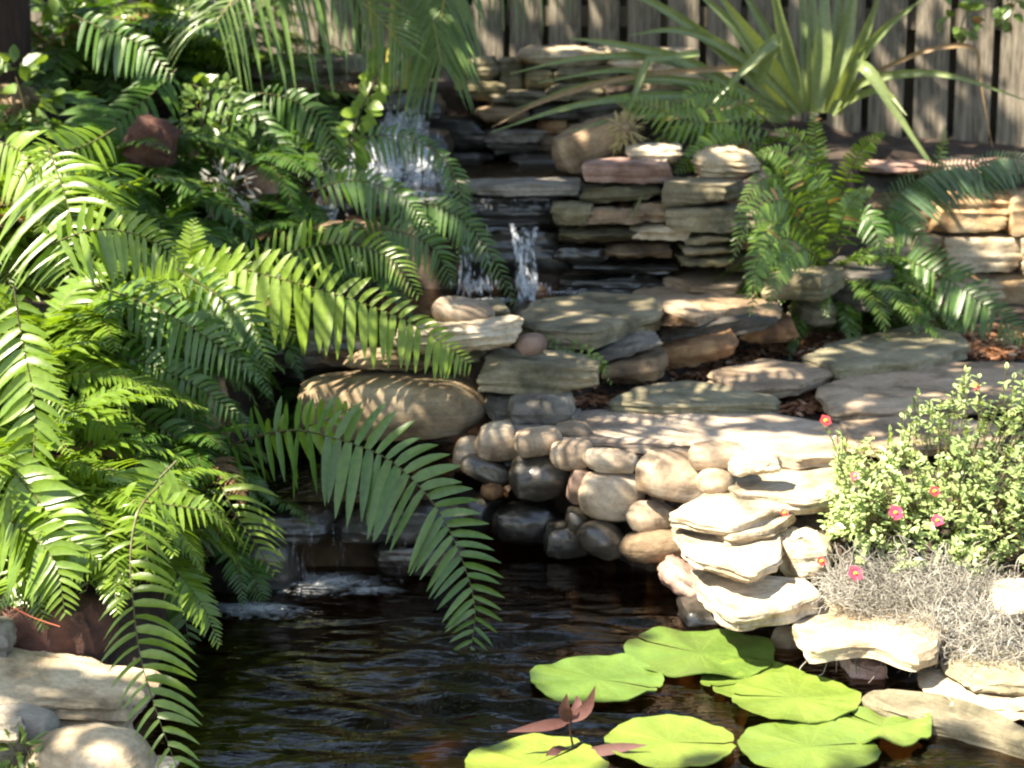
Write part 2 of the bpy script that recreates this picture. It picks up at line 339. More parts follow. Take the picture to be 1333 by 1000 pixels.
M['pond'] = water_mat('pond_surface', (0.30, 0.21, 0.12), 0.22, 9, stretch=(.55, 1.6, 1))
M['stream'] = water_mat('stream_surface', (0.38, 0.28, 0.18), 0.5, 18)
M['basin'] = water_mat('basin_surface', (0.38, 0.28, 0.18), 0.5, 20)
M['fall'] = fall_mat('falling_water', 0.42, 0.64, (60, 60, 9), top=.85)
M['fall_thin'] = fall_mat('thin_falling_water', 0.54, 0.78, (90, 90, 5), 0.3)
M['froth'] = froth_mat()
# sunlit places of the photograph: (u, v, depth, radius in metres) - the tree crown leaves these rays open
SPOTS = [
 (60, 260, 5.5, .32), (40, 420, 4.8, .26), (40, 560, 4.6, .24), (70, 660, 4.6, .22), (150, 190, 5.8, .18),
 (170, 700, 4.6, .15), (190, 830, 4.5, .15), (205, 930, 4.45, .15), (90, 340, 5.4, .3), (180, 65, 7.2, .14),
 (270, 350, 6.0, .22), (350, 365, 5.9, .16), (440, 390, 5.85, .16), (520, 415, 5.8, .14), (590, 450, 5.8, .12),
 (555, 510, 5.85, .10), (590, 400, 6.1, .10), (640, 440, 6.0, .10), (330, 430, 5.6, .1),
 (700, 590, 5.6, .10), (790, 610, 5.5, .16), (780, 560, 5.6, .12), (880, 580, 5.5, .20), (960, 600, 5.3, .24), (900, 680, 5.2, .24), (1000, 680, 5.1, .26),
 (1000, 780, 4.95, .24), (1080, 580, 5.4, .2), (980, 560, 5.6, .14), (1120, 640, 5.0, .3), (1220, 620, 5.0, .32), (1310, 620, 5.0, .32), (1200, 760, 4.8, .3), (1310, 790, 4.7, .28),
 (1120, 830, 4.7, .22), (1230, 900, 4.4, .25), (1320, 900, 4.3, .2),
 (777, 884, 4.6, .2), (911, 850, 4.75, .2), (1035, 908, 4.5, .24), (1053, 972, 4.2, .22), (873, 966, 4.2, .2), (700, 985, 4.1, .2), (985, 880, 4.6, .18), (1150, 946, 4.3, .15),
 (60, 300, 5.5, .45), (40, 560, 4.6, .4), (150, 420, 5.6, .3), (90, 680, 4.6, .3), (525, 170, 8.2, .12), (500, 225, 7.7, .16), (690, 300, 7.15, .07), (700, 590, 5.55, .12), (830, 560, 5.6, .14), (900, 610, 5.35, .2), (950, 560, 5.6, .14), (240, 60, 8.3, .22), (1010, 620, 5.3, .25), (930, 570, 5.5, .2), (130, 40, 8.2, .18), (30, 230, 6.3, .2), (320, 200, 7.2, .12), (420, 250, 7.0, .1), (560, 300, 6.9, .08), (300, 480, 5.45, .12), (120, 480, 5.5, .15), (220, 400, 5.6, .2), (120, 240, 5.6, .25), (30, 180, 6.5, .2), (130, 90, 7.5, .2), (230, 250, 6.8, .12), (300, 140, 7.4, .15), (380, 170, 7.3, .12), (200, 560, 5.2, .1), (120, 610, 4.8, .2), (350, 30, 9.6, .25), (430, 40, 9.5, .15), (860, 470, 6.5, .06), (1060, 425, 7.0, .07), (960, 455, 6.7, .06), (1090, 470, 6.7, .1), (1240, 500, 6.2, .12), (1035, 130, 7.8, .1), (960, 100, 7.85, .1), (900, 160, 7.6, .1), (1040, 250, 7.0, .14), (1230, 390, 7.1, .1), (1220, 235, 7.4, .1), (70, 890, 4.3, .05), (150, 905, 4.2, .04), (90, 965, 4.05, .07), (150, 985, 4.05, .05), (10, 940, 4.1, .07),
 (1060, 200, 7.1, .18), (1000, 320, 6.9, .16), (1140, 190, 7.1, .10), (1010, 60, 8.0, .16), (1075, 90, 8.2, .14), (1160, 140, 7.9, .14), (930, 130, 7.8, .10),
 (1270, 270, 8.0, .2), (1270, 330, 8.0, .14), (1320, 60, 8.5, .2), (1190, 40, 8.7, .15), (640, 86, 8.7, .12), (740, 72, 8.8, .10), (630, 40, 9.3, .12), (760, 30, 9.3, .14),
 (850, 375, 6.7, .12), (930, 365, 6.8, .12), (760, 395, 6.4, .07), (870, 205, 7.4, .10), (800, 220, 7.3, .06), (950, 215, 7.4, .10), (470, 150, 7.6, .12), (520, 60, 8.3, .10), (350, 40, 7.6, .16),
 (1030, 425, 7.0, .06), (980, 480, 6.5, .10), (1150, 430, 7.0, .08), (920, 520, 6.2, .10), (820, 530, 5.9, .10), (520, 190, 7.9, .10), (690, 330, 7.1, .05), (1260, 30, 8, .1),
 (20, 130, 7.3, .14), (280, 150, 7.2, .08),
]

# deep shade in the photograph: more foliage stands between these places and the sun
SHADE = [(500, 610, 4.95, .16), (590, 720, 4.85, .16), (410, 580, 5.05, .16), (430, 520, 5.85, .14), (640, 190, 8.5, .3), (800, 480, 6.3, .15), (900, 455, 6.5, .15), (1150, 500, 6.3, .25),
 (1280, 500, 6.3, .2), (450, 680, 5.3, .3), (320, 700, 5.2, .25), (300, 480, 6.0, .15), (760, 330, 7.2, .3), (880, 330, 7.2, .15), (620, 840, 4.8, .3), (400, 900, 4.5, .4), (80, 930, 4.2, .2), (60, 860, 4.35, .2), (700, 500, 5.95, .1), (1110, 350, 7.1, .15), (900, 100, 8.4, .2), (690, 130, 8.7, .3), (300, 230, 7.3, .2)]
# ------------------------------------------------------------------ terrain
LOW = [(-.10, 5.98), (.28, 6.28), (.5, 6.47), (.75, 6.85), (1.1, 7.3), (1.35, 7.6), (1.6, 8.1), (4, 8.15)]
UP = [(.1, 7.38), (.9, 7.40), (1.1, 7.55), (1.35, 7.85), (1.5, 8.2), (4, 8.25)]
XR = [(3.6, 1.35), (4.05, 1.10), (4.3, .98), (4.75, .74), (5.1, .55), (5.35, .42), (5.6, .22), (5.8, .02), (5.95, -.08), (6.3, -.06), (6.5, .42), (7.3, .46), (8.6, .46), (8.8, .3)]
XL = [(3.6, -.74), (4.2, -.78), (5.4, -.82), (6.3, -.78), (6.6, -.5), (7.3, -.5), (7.5, -.8), (8.8, -.7)]
def ground_z(x, y):
    bumpy = noise.fractal(Vector((x * 2.1, y * 2.1, 0)), 0.8, 2.0, 4) * 0.03
    lip = 5.44 if x < -.2 else 5.80
    zc = -.45 + .53 * sm(lip, lip + .06, y) + .34 * sm(6.5, 6.58, y) + .36 * sm(7.24, 7.34, y) + .38 * sm(8.72, 8.86, y)
    yl, yu = interp(x, LOW), interp(x, UP)
    zr = .29 + .05 * sm(6.3, 7.3, y) + (.17 * sm(yl, yl + .08, y) if x < 1.45 else 0)
    zr += (.92 - zr) * sm(yu, yu + .1, y) + .25 * sm(8.6, 9.2, y)
    zr -= .36 * sm(5.35, 4.55, y) * sm(2.6, 1.6, x)
    zl = -.20 + sm(4.25, 4.9, y) * .42 + max(0, y - 4.9) * .21 + max(0, -.78 - x) * .26 * sm(4.2, 5.0, y)
    zl = min(zl, 1.2)
    m = sm(XL and interp(y, XL) - .10, interp(y, XL), x)
    z = zl + (zc - zl) * m
    m2 = sm(interp(y, XR), interp(y, XR) + .08, x)
    z = z + (zr - z) * m2
    return z + bumpy
def axis(lo, hi, step):
    core = [lo + i * step for i in range(int((hi - lo) / step) + 1)]
    return [lo - 70, lo - 25, lo - 8, lo - 3, lo - 1] + core + [hi + 1, hi + 3, hi + 8, hi + 25, hi + 70]
xs, ys = axis(-2.6, 3.0, .05), axis(2.8, 9.8, .05)
gv = [(x, y, ground_z(max(-4, min(4, x)), max(2.5, min(10.5, y)))) for y in ys for x in xs]
nx = len(xs)
gf = [(j * nx + i, j * nx + i + 1, (j + 1) * nx + i + 1, (j + 1) * nx + i) for j in range(len(ys) - 1) for i in range(nx - 1)]
gm = [1 if sum(gv[k][2] for k in q) / 4 < -.04 and abs(gv[q[0]][0]) < 1.5 else 0 for q in gf]
tag(mesh_obj('ground', gv, gf, [M['soil'], M['bed']], midx=gm), kind='structure')

def wavy(x, y):
    k = .35 + sm(-.15, .45, noise.noise(Vector((x * 1.7, y * 1.7, 9)))) * .9
    k += 1.5 * math.exp(-((x + .02) ** 2 / .10 + (y - 4.38) ** 2 / .12)) + .7 * math.exp(-((x + .45) ** 2 / .12 + (y - 4.8) ** 2 / .12))
    return k * (.3 if x > .12 and y < 4.8 else 1) if y < 5.5 else k
def sheet(name, poly, z, mat, step=.03, amp=.004, fr=9):
    # water sheet: grid clipped to the polygon's bounding shape, with real small waves
    x0, x1 = min(p[0] for p in poly), max(p[0] for p in poly); y0, y1 = min(p[1] for p in poly), max(p[1] for p in poly)
    def inside(x, y):
        c = False; j = len(poly) - 1
        for i in range(len(poly)):
            xi, yi = poly[i]; xj, yj = poly[j]
            if (yi > y) != (yj > y) and x < (xj - xi) * (y - yi) / (yj - yi) + xi: c = not c
            j = i
        return c
    nxx, nyy = int((x1 - x0) / step) + 1, int((y1 - y0) / step) + 1
    idx, v, f = {}, [], []
    def vid(i, j):
        if (i, j) not in idx:
            x, y = x0 + i * step, y0 + j * step
            h = (noise.noise(Vector((x * fr * .5, y * fr * 1.35 + x * 1.5, 3.1))) + .35 * noise.noise(Vector((x * fr * 1.1, y * fr * 2.6, 7.1)))) * amp * wavy(x, y)
            idx[(i, j)] = len(v); v.append((x, y, z + h))
        return idx[(i, j)]
    for j in range(nyy):
        for i in range(nxx):
            if inside(x0 + (i + .5) * step, y0 + (j + .5) * step):
                f.append((vid(i, j), vid(i + 1, j), vid(i + 1, j + 1), vid(i, j + 1)))
    return tag(mesh_obj(name, v, f, mat), kind='structure')
sheet('pond_water', [(-1.0, 3.2), (1.6, 3.2), (1.3, 4.1), (.9, 4.6), (.6, 5.3), (.3, 5.7), (.1, 5.9), (-.22, 5.86), (-.24, 5.48), (-1.0, 5.48)], 0.0, M['pond'], .012, .0135, 9)
sheet('stream_water', [(-.95, 5.36), (-.24, 5.38), (-.2, 5.6), (-.1, 5.8), (-.02, 6.0), (-.02, 6.6), (-.95, 6.6)], .225, M['stream'], .03, .006, 10)
sheet('basin_water', [(-.7, 6.52), (.62, 6.52), (.62, 7.36), (-.7, 7.36)], 0.512, M['basin'], .03, .008, 9)
sheet('upper_basin_water', [(-1.0, 7.3), (.62, 7.3), (.62, 8.9), (-1.0, 8.9)], .868, M['basin'], .03, .010, 8)

# ------------------------------------------------------------------ fence
def box(mb, c, s, mi=0, jit=0.0, lean=0.0):
    b = len(mb.v)
    for dz in (-1, 1):
        for dx, dy in ((-1, -1), (1, -1), (1, 1), (-1, 1)):
            mb.v.append(Vector((c[0] + dx * s[0] / 2 + (lean * dz), c[1] + dy * s[1] / 2, c[2] + dz * s[2] / 2 + random.uniform(-jit, jit))))
    for q in ((0, 3, 2, 1), (4, 5, 6, 7), (0, 1, 5, 4), (1, 2, 6, 5), (2, 3, 7, 6), (3, 0, 4, 7)):
        mb.f.append(tuple(b + k for k in q)); mb.m.append(mi)
fa, fb = Vector((-3.4, 10.35, 0)), Vector((3.7, 8.15, 0))
fdir = (fb - fa).normalized(); fang = math.atan2(fdir.y, fdir.x); flen = (fb - fa).length
fence = empty('wooden_fence', (fa.x, fa.y, .55), 'weathered grey board fence running along the back of the garden', 'fence')
fence.rotation_euler = (0, 0, fang)
pitch = .182; nb = int(flen / pitch)
for i in range(nb):
    mb = MB(); box(mb, (0, 0, 0), (.144 + random.uniform(-.006, .006), .018, 2.3), 0, .012, random.uniform(-.004, .004))
    o = mb.obj('front_board', M['wood'], fence, False); o.location = (i * pitch, -.04 + random.uniform(-.004, .004), 1.1); o.rotation_euler = (random.uniform(-.006, .006), random.uniform(-.012, .012), random.uniform(-.04, .04))
    mb = MB(); box(mb, (0, 0, 0), (.135, .018, 2.3))
    o = mb.obj('back_board', M['wood_shaded'], fence, False); o.location = (i * pitch + pitch / 2, .055, 1.1)
for z in (.02, .90, 1.9):
    mb = MB(); box(mb, (flen / 2, .008, 0), (flen, .07, .09)); o = mb.obj('rail', M['wood_shaded'], fence, False); o.location = (0, 0, z)

# ------------------------------------------------------------------ stones
def rock_geo(sx, sy, sz, seed, rnd=0.3, chops=5, amp=0.06, layers=0.0, cuts=9, jit=.14, chip=.0):
    rs = random.Random(seed)
    so = Vector((rs.uniform(-50, 50), rs.uniform(-50, 50), rs.uniform(-50, 50)))
    n = cuts; idx = {}; v = []; f = []
    def vid(p):
        k = tuple(int(round(c * n)) for c in p)
        if k not in idx: idx[k] = len(v); v.append(Vector(p))
        return idx[k]
    g = [-1 + 2 * i / n for i in range(n + 1)]
    for ax in range(3):
        for s in (-1, 1):
            for i in range(n):
                for j in range(n):
                    q = []
                    for a, b in ((0, 0), (1, 0), (1, 1), (0, 1)):
                        p = [0, 0, 0]; p[ax] = s; p[(ax + 1) % 3] = g[i + a]; p[(ax + 2) % 3] = g[j + b]; q.append(vid(p))
                    f.append(tuple(q) if s > 0 else tuple(reversed(q)))
    planes = []
    for _ in range(chops):
        d = Vector((rs.uniform(-1, 1), rs.uniform(-1, 1), rs.uniform(-.9, .9)))
        if d.length < .2: continue
        d.normalize(); planes.append((d, rs.uniform(.78, 1.05) * (abs(d.x) + abs(d.y) + abs(d.z)) * .78))
    mn = min(sx, sy, sz)
    cj = {(a, b2, c2): Vector((rs.uniform(-1, 1), rs.uniform(-1, 1), rs.uniform(-1, 1) * .8)) * jit for a in (-1, 1) for b2 in (-1, 1) for c2 in (-1, 1)}
    for i, p in enumerate(v):
        q = p.lerp(p.normalized(), rnd) if rnd < 1 else p.normalized()
        wq = Vector((0, 0, 0))
        for (ka, kb, kc), dv in cj.items(): wq += dv * ((1 + ka * p.x) * (1 + kb * p.y) * (1 + kc * p.z) / 8)
        q = q + wq
        for d, o in planes:
            e = d.dot(q) - o
            if e > 0: q = q - d * e
        w = Vector((q.x * sx, q.y * sy, q.z * sz))
        fq = .9 / max(.02, (sx * sy * sz) ** (1 / 3))
        dn = noise.fractal(w * fq + so, .9, 2.1, 4)
        rad = Vector((q.x / sx, q.y / sy, q.z / sz)).normalized()
        w += rad * dn * amp * (mn + .35 * max(sx, sy))
        if chip: w += rad * chip * (noise.fractal(w * 38 + so, .8, 2.2, 3) - .35 * abs(noise.noise(w * 22 + so)))
        if layers:
            k = noise.noise(Vector((so.x, so.y, w.z * 60))) + .6 * noise.noise(Vector((w.x * 6, w.y * 6, w.z * 90 + so.z)))
            w.x += p.x * layers * k * .02; w.y += p.y * layers * k * .02
        v[i] = w
    return v, f
SEED = [100]
def rock(name, cat, label, box_px, Y, d, mat, kind='slab', roll=0, yaw=0, tilt=0, group=None, **kw):
    """stone whose silhouette fills box_px (u0,v0,u1,v1) of the photo when its centre stands at depth Y; d = full depth in metres."""
    u0, v0, u1, v1 = box_px; SEED[0] += 1
    uc, vc = (u0 + u1) / 2, (v0 + v1) / 2
    c = at(uc, vc, Y); dep = PITCH + math.atan((vc - 500) / F)
    sy = d / 2; hw = px(u1 - u0, Y) / 2; hh = px(v1 - v0, Y) / 2
    sn, cs = math.sin(dep), math.cos(dep)
    if kind in ('slab', 'block'): hh *= 1.09; hw *= 1.02
    if kind == 'slab':
        p = dict(rnd=.13, chops=9, amp=.05, layers=.7, cuts=15, jit=.22, chip=.007); sz = max(.014, (hh - sy * sn) / cs); sharp = 38
    elif kind == 'block':
        p = dict(rnd=.10, chops=6, amp=.035, layers=.4, cuts=14, jit=.16, chip=.005); sz = max(.014, (hh - sy * sn) / cs); sharp = 34
    elif kind == 'rough':
        p = dict(rnd=.5, chops=10, amp=.08, layers=.3, cuts=14, jit=.2, chip=.007); sz = max(.014, (hh - .7 * sy * sn) / cs); sharp = 42
    else:
        p = dict(rnd=.82, chops=3, amp=.05, cuts=16, jit=.2, chip=.0015); sz = math.sqrt(max(.3 * hh * hh, hh * hh - (sy * sn) ** 2)) / cs; sharp = None
    p.update(kw)
    if hw > .2: p['cuts'] = max(20, p['cuts'])
    ws = 1.0 / (1 - p['amp'] * .3) if p['rnd'] > .5 else 1.03
    v, f = rock_geo(hw * ws, sy, sz * ws, SEED[0], **p)
    o = mesh_obj(name, v, f, M[mat] if isinstance(mat, str) else mat, None, True, None, sharp)
    o.location = c; o.rotation_euler = (R(tilt), R(roll), R(yaw))
    tag(o, label, cat, group); return o
def flagstone(name, cat, label, poly_px, z, th, mat, group=None, amp=.006, skirt=.012, seed=None):
    """flat stone: outline from the photo laid on height z, with real thickness th and a worn uneven top."""
    SEED[0] += 1; rs = random.Random(SEED[0])
    P = [on(u, v, z) for u, v in poly_px]
    ring = []
    n = len(P)
    for i in range(n):
        a, b = P[i], P[(i + 1) % n]; k = max(2, int((b - a).length / .02))
        for j in range(k): ring.append(a.lerp(b, j / k))
    c = sum(ring, Vector()) / len(ring)
    so = Vector((SEED[0] * 3.1, 0, 0)); m = len(ring)
    def wob(p, q=1): return noise.fractal(p * 9 + so, .8, 2.1, 4) * .020 * q
    ring = [p + (p - c).normalized() * wob(p) for p in ring]
    for _ in range(1): ring = [ring[i] * .5 + (ring[i - 1] + ring[(i + 1) % m]) * .25 for i in range(m)]
    rows = []
    for s in (.02, .2, .4, .6, .78, .9, .965):
        rows.append([Vector((c.x + (p.x - c.x) * s, c.y + (p.y - c.y) * s, z + noise.fractal(Vector((p.x, p.y, 0)) * 3 * s + so, .8, 2, 4) * amp)) for p in ring])
    edge = [noise.noise(p * 9 + so) * .008 + noise.noise(p * 31 + so) * .004 for p in ring]
    rows.append([Vector((p.x, p.y, z - .006 + e)) for p, e in zip(ring, edge)])
    for t in (.12, .25, .4, .55, .7, .85, 1.0):
        row = []
        for p in ring:
            o_ = (p - c).normalized() * (.012 * noise.noise(Vector((p.x * 9, p.y * 9, t * 2.5 + so.x))) + .009 * noise.noise(Vector((p.x * 30, p.y * 30, t * 4 + so.x))) - .006 * t)
            row.append(Vector((p.x + o_.x, p.y + o_.y, z - .006 - (th - .006) * t + .004 * noise.noise(p * 12 + so))))
        rows.append(row)
    v = [p - c for r in rows for p in r]; f = []
    for i in range(len(rows) - 1):
        for j in range(m):
            f.append((i * m + j, i * m + (j + 1) % m, (i + 1) * m + (j + 1) % m, (i + 1) * m + j))
    f = [tuple(reversed(q)) for q in f]
    f.append(tuple(range(m)))
    b = (len(rows) - 1) * m; f.append(tuple(b + m - 1 - j for j in range(m)))
    o = mesh_obj(name, v, f, M[mat], None, True, None, 42); o.location = c
    bm_fix(o); tag(o, label, cat, group); return o
import bmesh
def bm_fix(o):
    bm = bmesh.new(); bm.from_mesh(o.data); bmesh.ops.recalc_face_normals(bm, faces=bm.faces); bm.to_mesh(o.data); bm.free()

S = rock
G = 'stones of the back wall above the upper basin'
S('wall_stone', 'stone', 'olive top stone beside the palm clump on the back wall', (594, 74, 652, 104), 8.80, .22, 'olive', 'block', group=G)
S('wall_stone', 'stone', 'upright squarish cap stone second from the palm on the back wall', (652, 76, 684, 116), 8.83, .2, 'olive', 'block', group=G)
S('wall_stone', 'stone', 'long flat cap slab on top of the back wall below the fence', (676, 62, 790, 86), 8.82, .3, 'tan', 'slab', group=G)
S('wall_stone', 'stone', 'long cap slab half hidden by strap leaf blades', (790, 62, 900, 88), 8.75, .3, 'tan', 'slab', group=G)
S('wall_stone', 'stone', 'mossy stone just under the cap slabs of the back wall', (682, 86, 724, 118), 8.78, .2, 'moss', 'rough', group=G)
S('wall_stone', 'stone', 'green stained stone under the pale lit ledge beside the palm tips', (598, 104, 658, 130), 8.76, .25, 'moss', 'block', group=G)
S('wall_stone', 'stone', 'olive stone under the long cap slab', (724, 86, 790, 108), 8.78, .2, 'olive', 'slab', group=G)
S('wall_stone', 'stone', 'flat grey olive stone in the middle course of the back wall', (637, 117, 712, 139), 8.72, .25, 'olive', 'slab', group=G)
S('wall_stone', 'stone', 'thin stone behind the long strap leaves in the back wall', (712, 108, 784, 134), 8.72, .25, 'olive', 'slab', group=G)
S('wall_stone', 'stone', 'brownish rounded stone low in the back wall next to the dark recess', (617, 137, 690, 160), 8.68, .25, 'brown', 'rough', group=G)
S('wall_stone', 'stone', 'grey stone beside the orange stone in the back wall', (690, 134, 764, 157), 8.7, .25, 'slate', 'slab', group=G)
S('wall_stone', 'stone', 'orange brown stone in the back wall', (700, 153, 740, 174), 8.66, .18, 'rust', 'rough', group=G)
S('wall_stone', 'stone', 'small rusty stone touching the orange brown stone', (736, 156, 776, 176), 8.68, .18, 'brown', 'rough', group=G)
S('wall_stone', 'stone', 'pale grey wet slab low in the back wall', (638, 166, 706, 186), 8.62, .22, 'grey', 'slab', group=G)
S('wall_stone', 'stone', 'dark wet slab under the pale grey wet slab', (640, 184, 698, 200), 8.58, .22, 'slate', 'slab', group=G)
S('wall_stone', 'stone', 'small upright brown stone above the upper basin water', (696, 172, 722, 200), 8.62, .15, 'brown', 'rough', group=G)
S('wall_stone', 'stone', 'flat dark stone at the waterline of the upper basin', (662, 198, 730, 216), 8.45, .25, 'wet', 'slab', group=G)
S('wall_stone', 'stone', 'wet black stone in the recess beside the upper cascade', (556, 150, 640, 196), 8.72, .3, 'wet', 'rough', group=G)
S('wall_stone', 'stone', 'black stone under the wet black stone of the recess', (570, 190, 650, 222), 8.70, .3, 'wet', 'rough', group=G)
S('wall_stone', 'stone', 'sloping grey stone behind the smooth boulder', (752, 128, 830, 160), 8.66, .3, 'slate', 'slab', roll=-8, group=G)
S('wall_stone', 'stone', 'pale dappled cap stone under the arching strap leaves', (838, 84, 912, 118), 8.6, .3, 'tan', 'slab', group=G)
S('wall_stone', 'stone', 'tan stone shaded by the strap leaf plant', (826, 114, 915, 150), 8.5, .3, 'olive', 'slab', group=G)
G = 'stones behind the palm and ferns'
S('wall_stone', 'stone', 'long pinkish slab crossing behind the hanging palm leaflets', (308, 72, 480, 106), 8.75, .3, 'grey', 'slab', group=G)
S('wall_stone', 'stone', 'rounded brown stone under the pinkish slab', (322, 102, 378, 132), 8.7, .3, 'brown', 'rough', group=G)
S('wall_stone', 'stone', 'flat stone next to the rounded brown stone, under palm leaflets', (376, 104, 476, 128), 8.7, .3, 'brown', 'slab', group=G)
S('wall_stone', 'stone', 'pale stone at the foot of the yellow palm stems', (470, 92, 530, 120), 8.7, .25, 'tan', 'rough', group=G)
S('boulder', 'boulder', 'dark wet rock that the upper cascade spills over', (490, 118, 575, 158), 8.5, .35, 'wet', 'rough')
S('boulder', 'boulder', 'black wet rock in the middle of the upper cascade', (440, 172, 540, 235), 8.1, .4, 'wet', 'rough')
S('boulder', 'boulder', 'dark wet rock at the fern side of the upper cascade', (520, 165, 590, 225), 8.2, .35, 'wet', 'rough')
S('boulder', 'boulder', 'sloping grey brown boulder beside the upper basin', (712, 152, 836, 218), 7.75, .4, 'brown', 'rough', roll=-20, amp=.05)

# upper ledge and the wall right of it
S('stone_slab', 'slab', 'long thin wet slab the upper basin spills over', (588, 232, 758, 256), 7.33, .26, 'grey', 'block', amp=.02)
S('stone_slab', 'slab', 'dark slab recessed under the long spill slab', (586, 252, 756, 296), 7.34, .2, 'wet', 'slab')
S('stone_slab', 'slab', 'black backing rock behind the two thin falls', (580, 288, 760, 376), 7.36, .24, 'wet', 'rough')
G = 'stones of the dry wall beside the basin'
S('wall_stone', 'stone', 'pinkish red slab on top of the dry wall', (755, 206, 874, 238), 7.34, .24, 'pink', 'block', group=G, roll=1)
S('wall_stone', 'stone', 'pale sunlit stone lying on the pinkish red slab', (818, 186, 886, 212), 7.5, .2, 'pale', 'slab', group=G)
S('wall_stone', 'stone', 'yellow mossy slab under the pinkish red slab', (762, 236, 858, 262), 7.33, .26, 'moss', 'slab', group=G, roll=-4)
S('wall_stone', 'stone', 'square cornered olive block jutting out near the top of the wall', (858, 230, 954, 266), 7.24, .3, 'olive', 'block', yaw=-22, group=G)
S('wall_stone', 'stone', 'mossy irregular stone at the open end of the dry wall', (718, 260, 774, 294), 7.2, .24, 'moss', 'rough', group=G)
S('wall_stone', 'stone', 'tan layered stone under the yellow mossy slab', (770, 266, 832, 294), 7.22, .24, 'brown', 'slab', group=G, layers=1.4)
S('wall_stone', 'stone', 'brown slab between the layered stone and the olive corner block', (824, 260, 886, 288), 7.26, .24, 'brown', 'slab', group=G)
S('wall_stone', 'stone', 'grey brown block under the square cornered olive block', (876, 262, 962, 300), 7.2, .28, 'olive', 'block', yaw=-18, group=G)
S('wall_stone', 'stone', 'yellow green mossy slab low at the open wall end', (734, 291, 826, 316), 7.22, .25, 'moss', 'slab', group=G)
S('wall_stone', 'stone', 'small tan slab in the middle of the dry wall', (826, 286, 898, 313), 7.23, .24, 'tan', 'slab', group=G)
S('wall_stone', 'stone', 'thin olive slab above the two thin stacked slabs', (890, 298, 956, 318), 7.2, .24, 'olive', 'slab', group=G)
S('wall_stone', 'stone', 'dark brown slab second course above the basin water', (790, 312, 868, 336), 7.24, .24, 'brown', 'slab', group=G)
S('wall_stone', 'stone', 'upper of the two thin stacked slabs by the fern', (890, 314, 950, 330), 7.18, .24, 'olive', 'slab', group=G)
S('wall_stone', 'stone', 'lower of the two thin stacked slabs by the fern', (882, 328, 944, 346), 7.16, .26, 'moss', 'slab', group=G)
S('wall_stone', 'stone', 'black slab just above the basin waterline', (742, 334, 870, 356), 7.27, .22, 'wet', 'slab', group=G)
S('wall_stone', 'stone', 'black base stone in the basin waterline', (718, 352, 884, 384), 7.28, .2, 'wet', 'slab', group=G)
S('wall_stone', 'stone', 'black stone under the mossy wall end', (716, 312, 800, 344), 7.32, .22, 'wet', 'rough', group=G)
S('wall_stone', 'stone', 'rounded striped tan stone on top of the wall beside the fern', (908, 188, 980, 244), 7.45, .3, 'tan', 'rough', amp=.05, layers=1.5, group=G)
S('wall_stone', 'stone', 'tilted pinkish block leaning next to the rounded striped stone', (944, 230, 1004, 272), 7.36, .22, 'pink', 'block', roll=-24, group=G)
S('wall_stone', 'stone', 'small olive slab under the tilted pinkish block', (944, 268, 1002, 294), 7.25, .25, 'olive', 'slab', group=G)
S('wall_stone', 'stone', 'brown slab half hidden by the upright fern', (950, 290, 1040, 326), 7.3, .25, 'brown', 'slab', group=G)
S('wall_stone', 'stone', 'lowest brown slab behind the upright fern', (946, 322, 1040, 352), 7.3, .25, 'olive', 'slab', group=G)

# ledge and low wall along the patio
G = 'stones of the low wall along the patio'
flagstone('ledge_slab', 'slab', 'big olive ledge slab with a straight sawn front edge', [(672, 416), (694, 392), (760, 378), (852, 384), (866, 396), (858, 404), (772, 432), (704, 428)], .545, .062, 'olive', amp=.010)
flagstone('ledge_slab', 'slab', 'rough pinkish lit ledge slab beside the basin water', [(806, 388), (850, 368), (905, 356), (962, 360), (985, 376), (970, 398), (905, 412), (862, 400)], .535, .035, 'flag', amp=.012)
flagstone('ledge_slab', 'slab', 'pale flat slab under the dry wall end', [(862, 362), (888, 342), (952, 342), (985, 356), (960, 372), (900, 372)], .565, .03, 'flag', amp=.010)
S('stone_block', 'block', 'dark squared block at the far end of the low wall', (1008, 346, 1084, 390), 6.9, .26, 'moss', 'block', yaw=-26, group=G, jit=.06, chops=2)
S('stone_block', 'block', 'grey block standing in shade behind the fern', (1076, 338, 1166, 400), 7.15, .3, 'slate', 'block', yaw=-20, group=G)
S('wall_stone', 'stone', 'grey slab wedged under the big olive ledge slab', (748, 436, 862, 464), 6.40, .28, 'grey', 'slab', roll=-12, group=G)
S('wall_stone', 'stone', 'long grey slab under the pinkish ledge slab', (846, 404, 1004, 442), 6.74, .28, 'slate', 'slab', roll=-10, group=G)
S('wall_stone', 'stone', 'brown rounded stone at the foot of the low wall', (778, 452, 872, 501), 6.36, .26, 'brown', 'rough', chops=4, roll=-6, group=G)
S('wall_stone', 'stone', 'wide rusty stone in the middle of the low wall foot', (856, 430, 966, 474), 6.60, .24, 'rust', 'rough', chops=4, roll=-12, group=G)
S('wall_stone', 'stone', 'rounded orange tan stone in the low wall foot', (956, 404, 1036, 448), 6.86, .26, 'rust', 'rough', group=G)
S('wall_stone', 'stone', 'mossy brown stone at the far foot of the low wall', (1026, 384, 1088, 426), 7.05, .26, 'olive', 'rough', group=G)
S('wall_stone', 'stone', 'dark stone under the pinkish ledge at the fern tips', (906, 386, 1012, 414), 6.82, .26, 'brown', 'slab', group=G)
S('stone_block', 'block', 'angular tan green block in front of the ledge slab', (634, 456, 778, 512), 6.0, .26, 'olive', 'block', roll=3, amp=.05)
S('pebble', 'pebble', 'small smooth red stone on the angular block', (671, 434, 714, 463), 5.98, .09, 'cobble_pink', 'cobble', roll=-6)
S('stone_slab', 'slab', 'sunlit yellowish slab on the big boulder', (520, 416, 682, 462), 6.0, .22, 'pale', 'slab', roll=-6, layers=1.2)
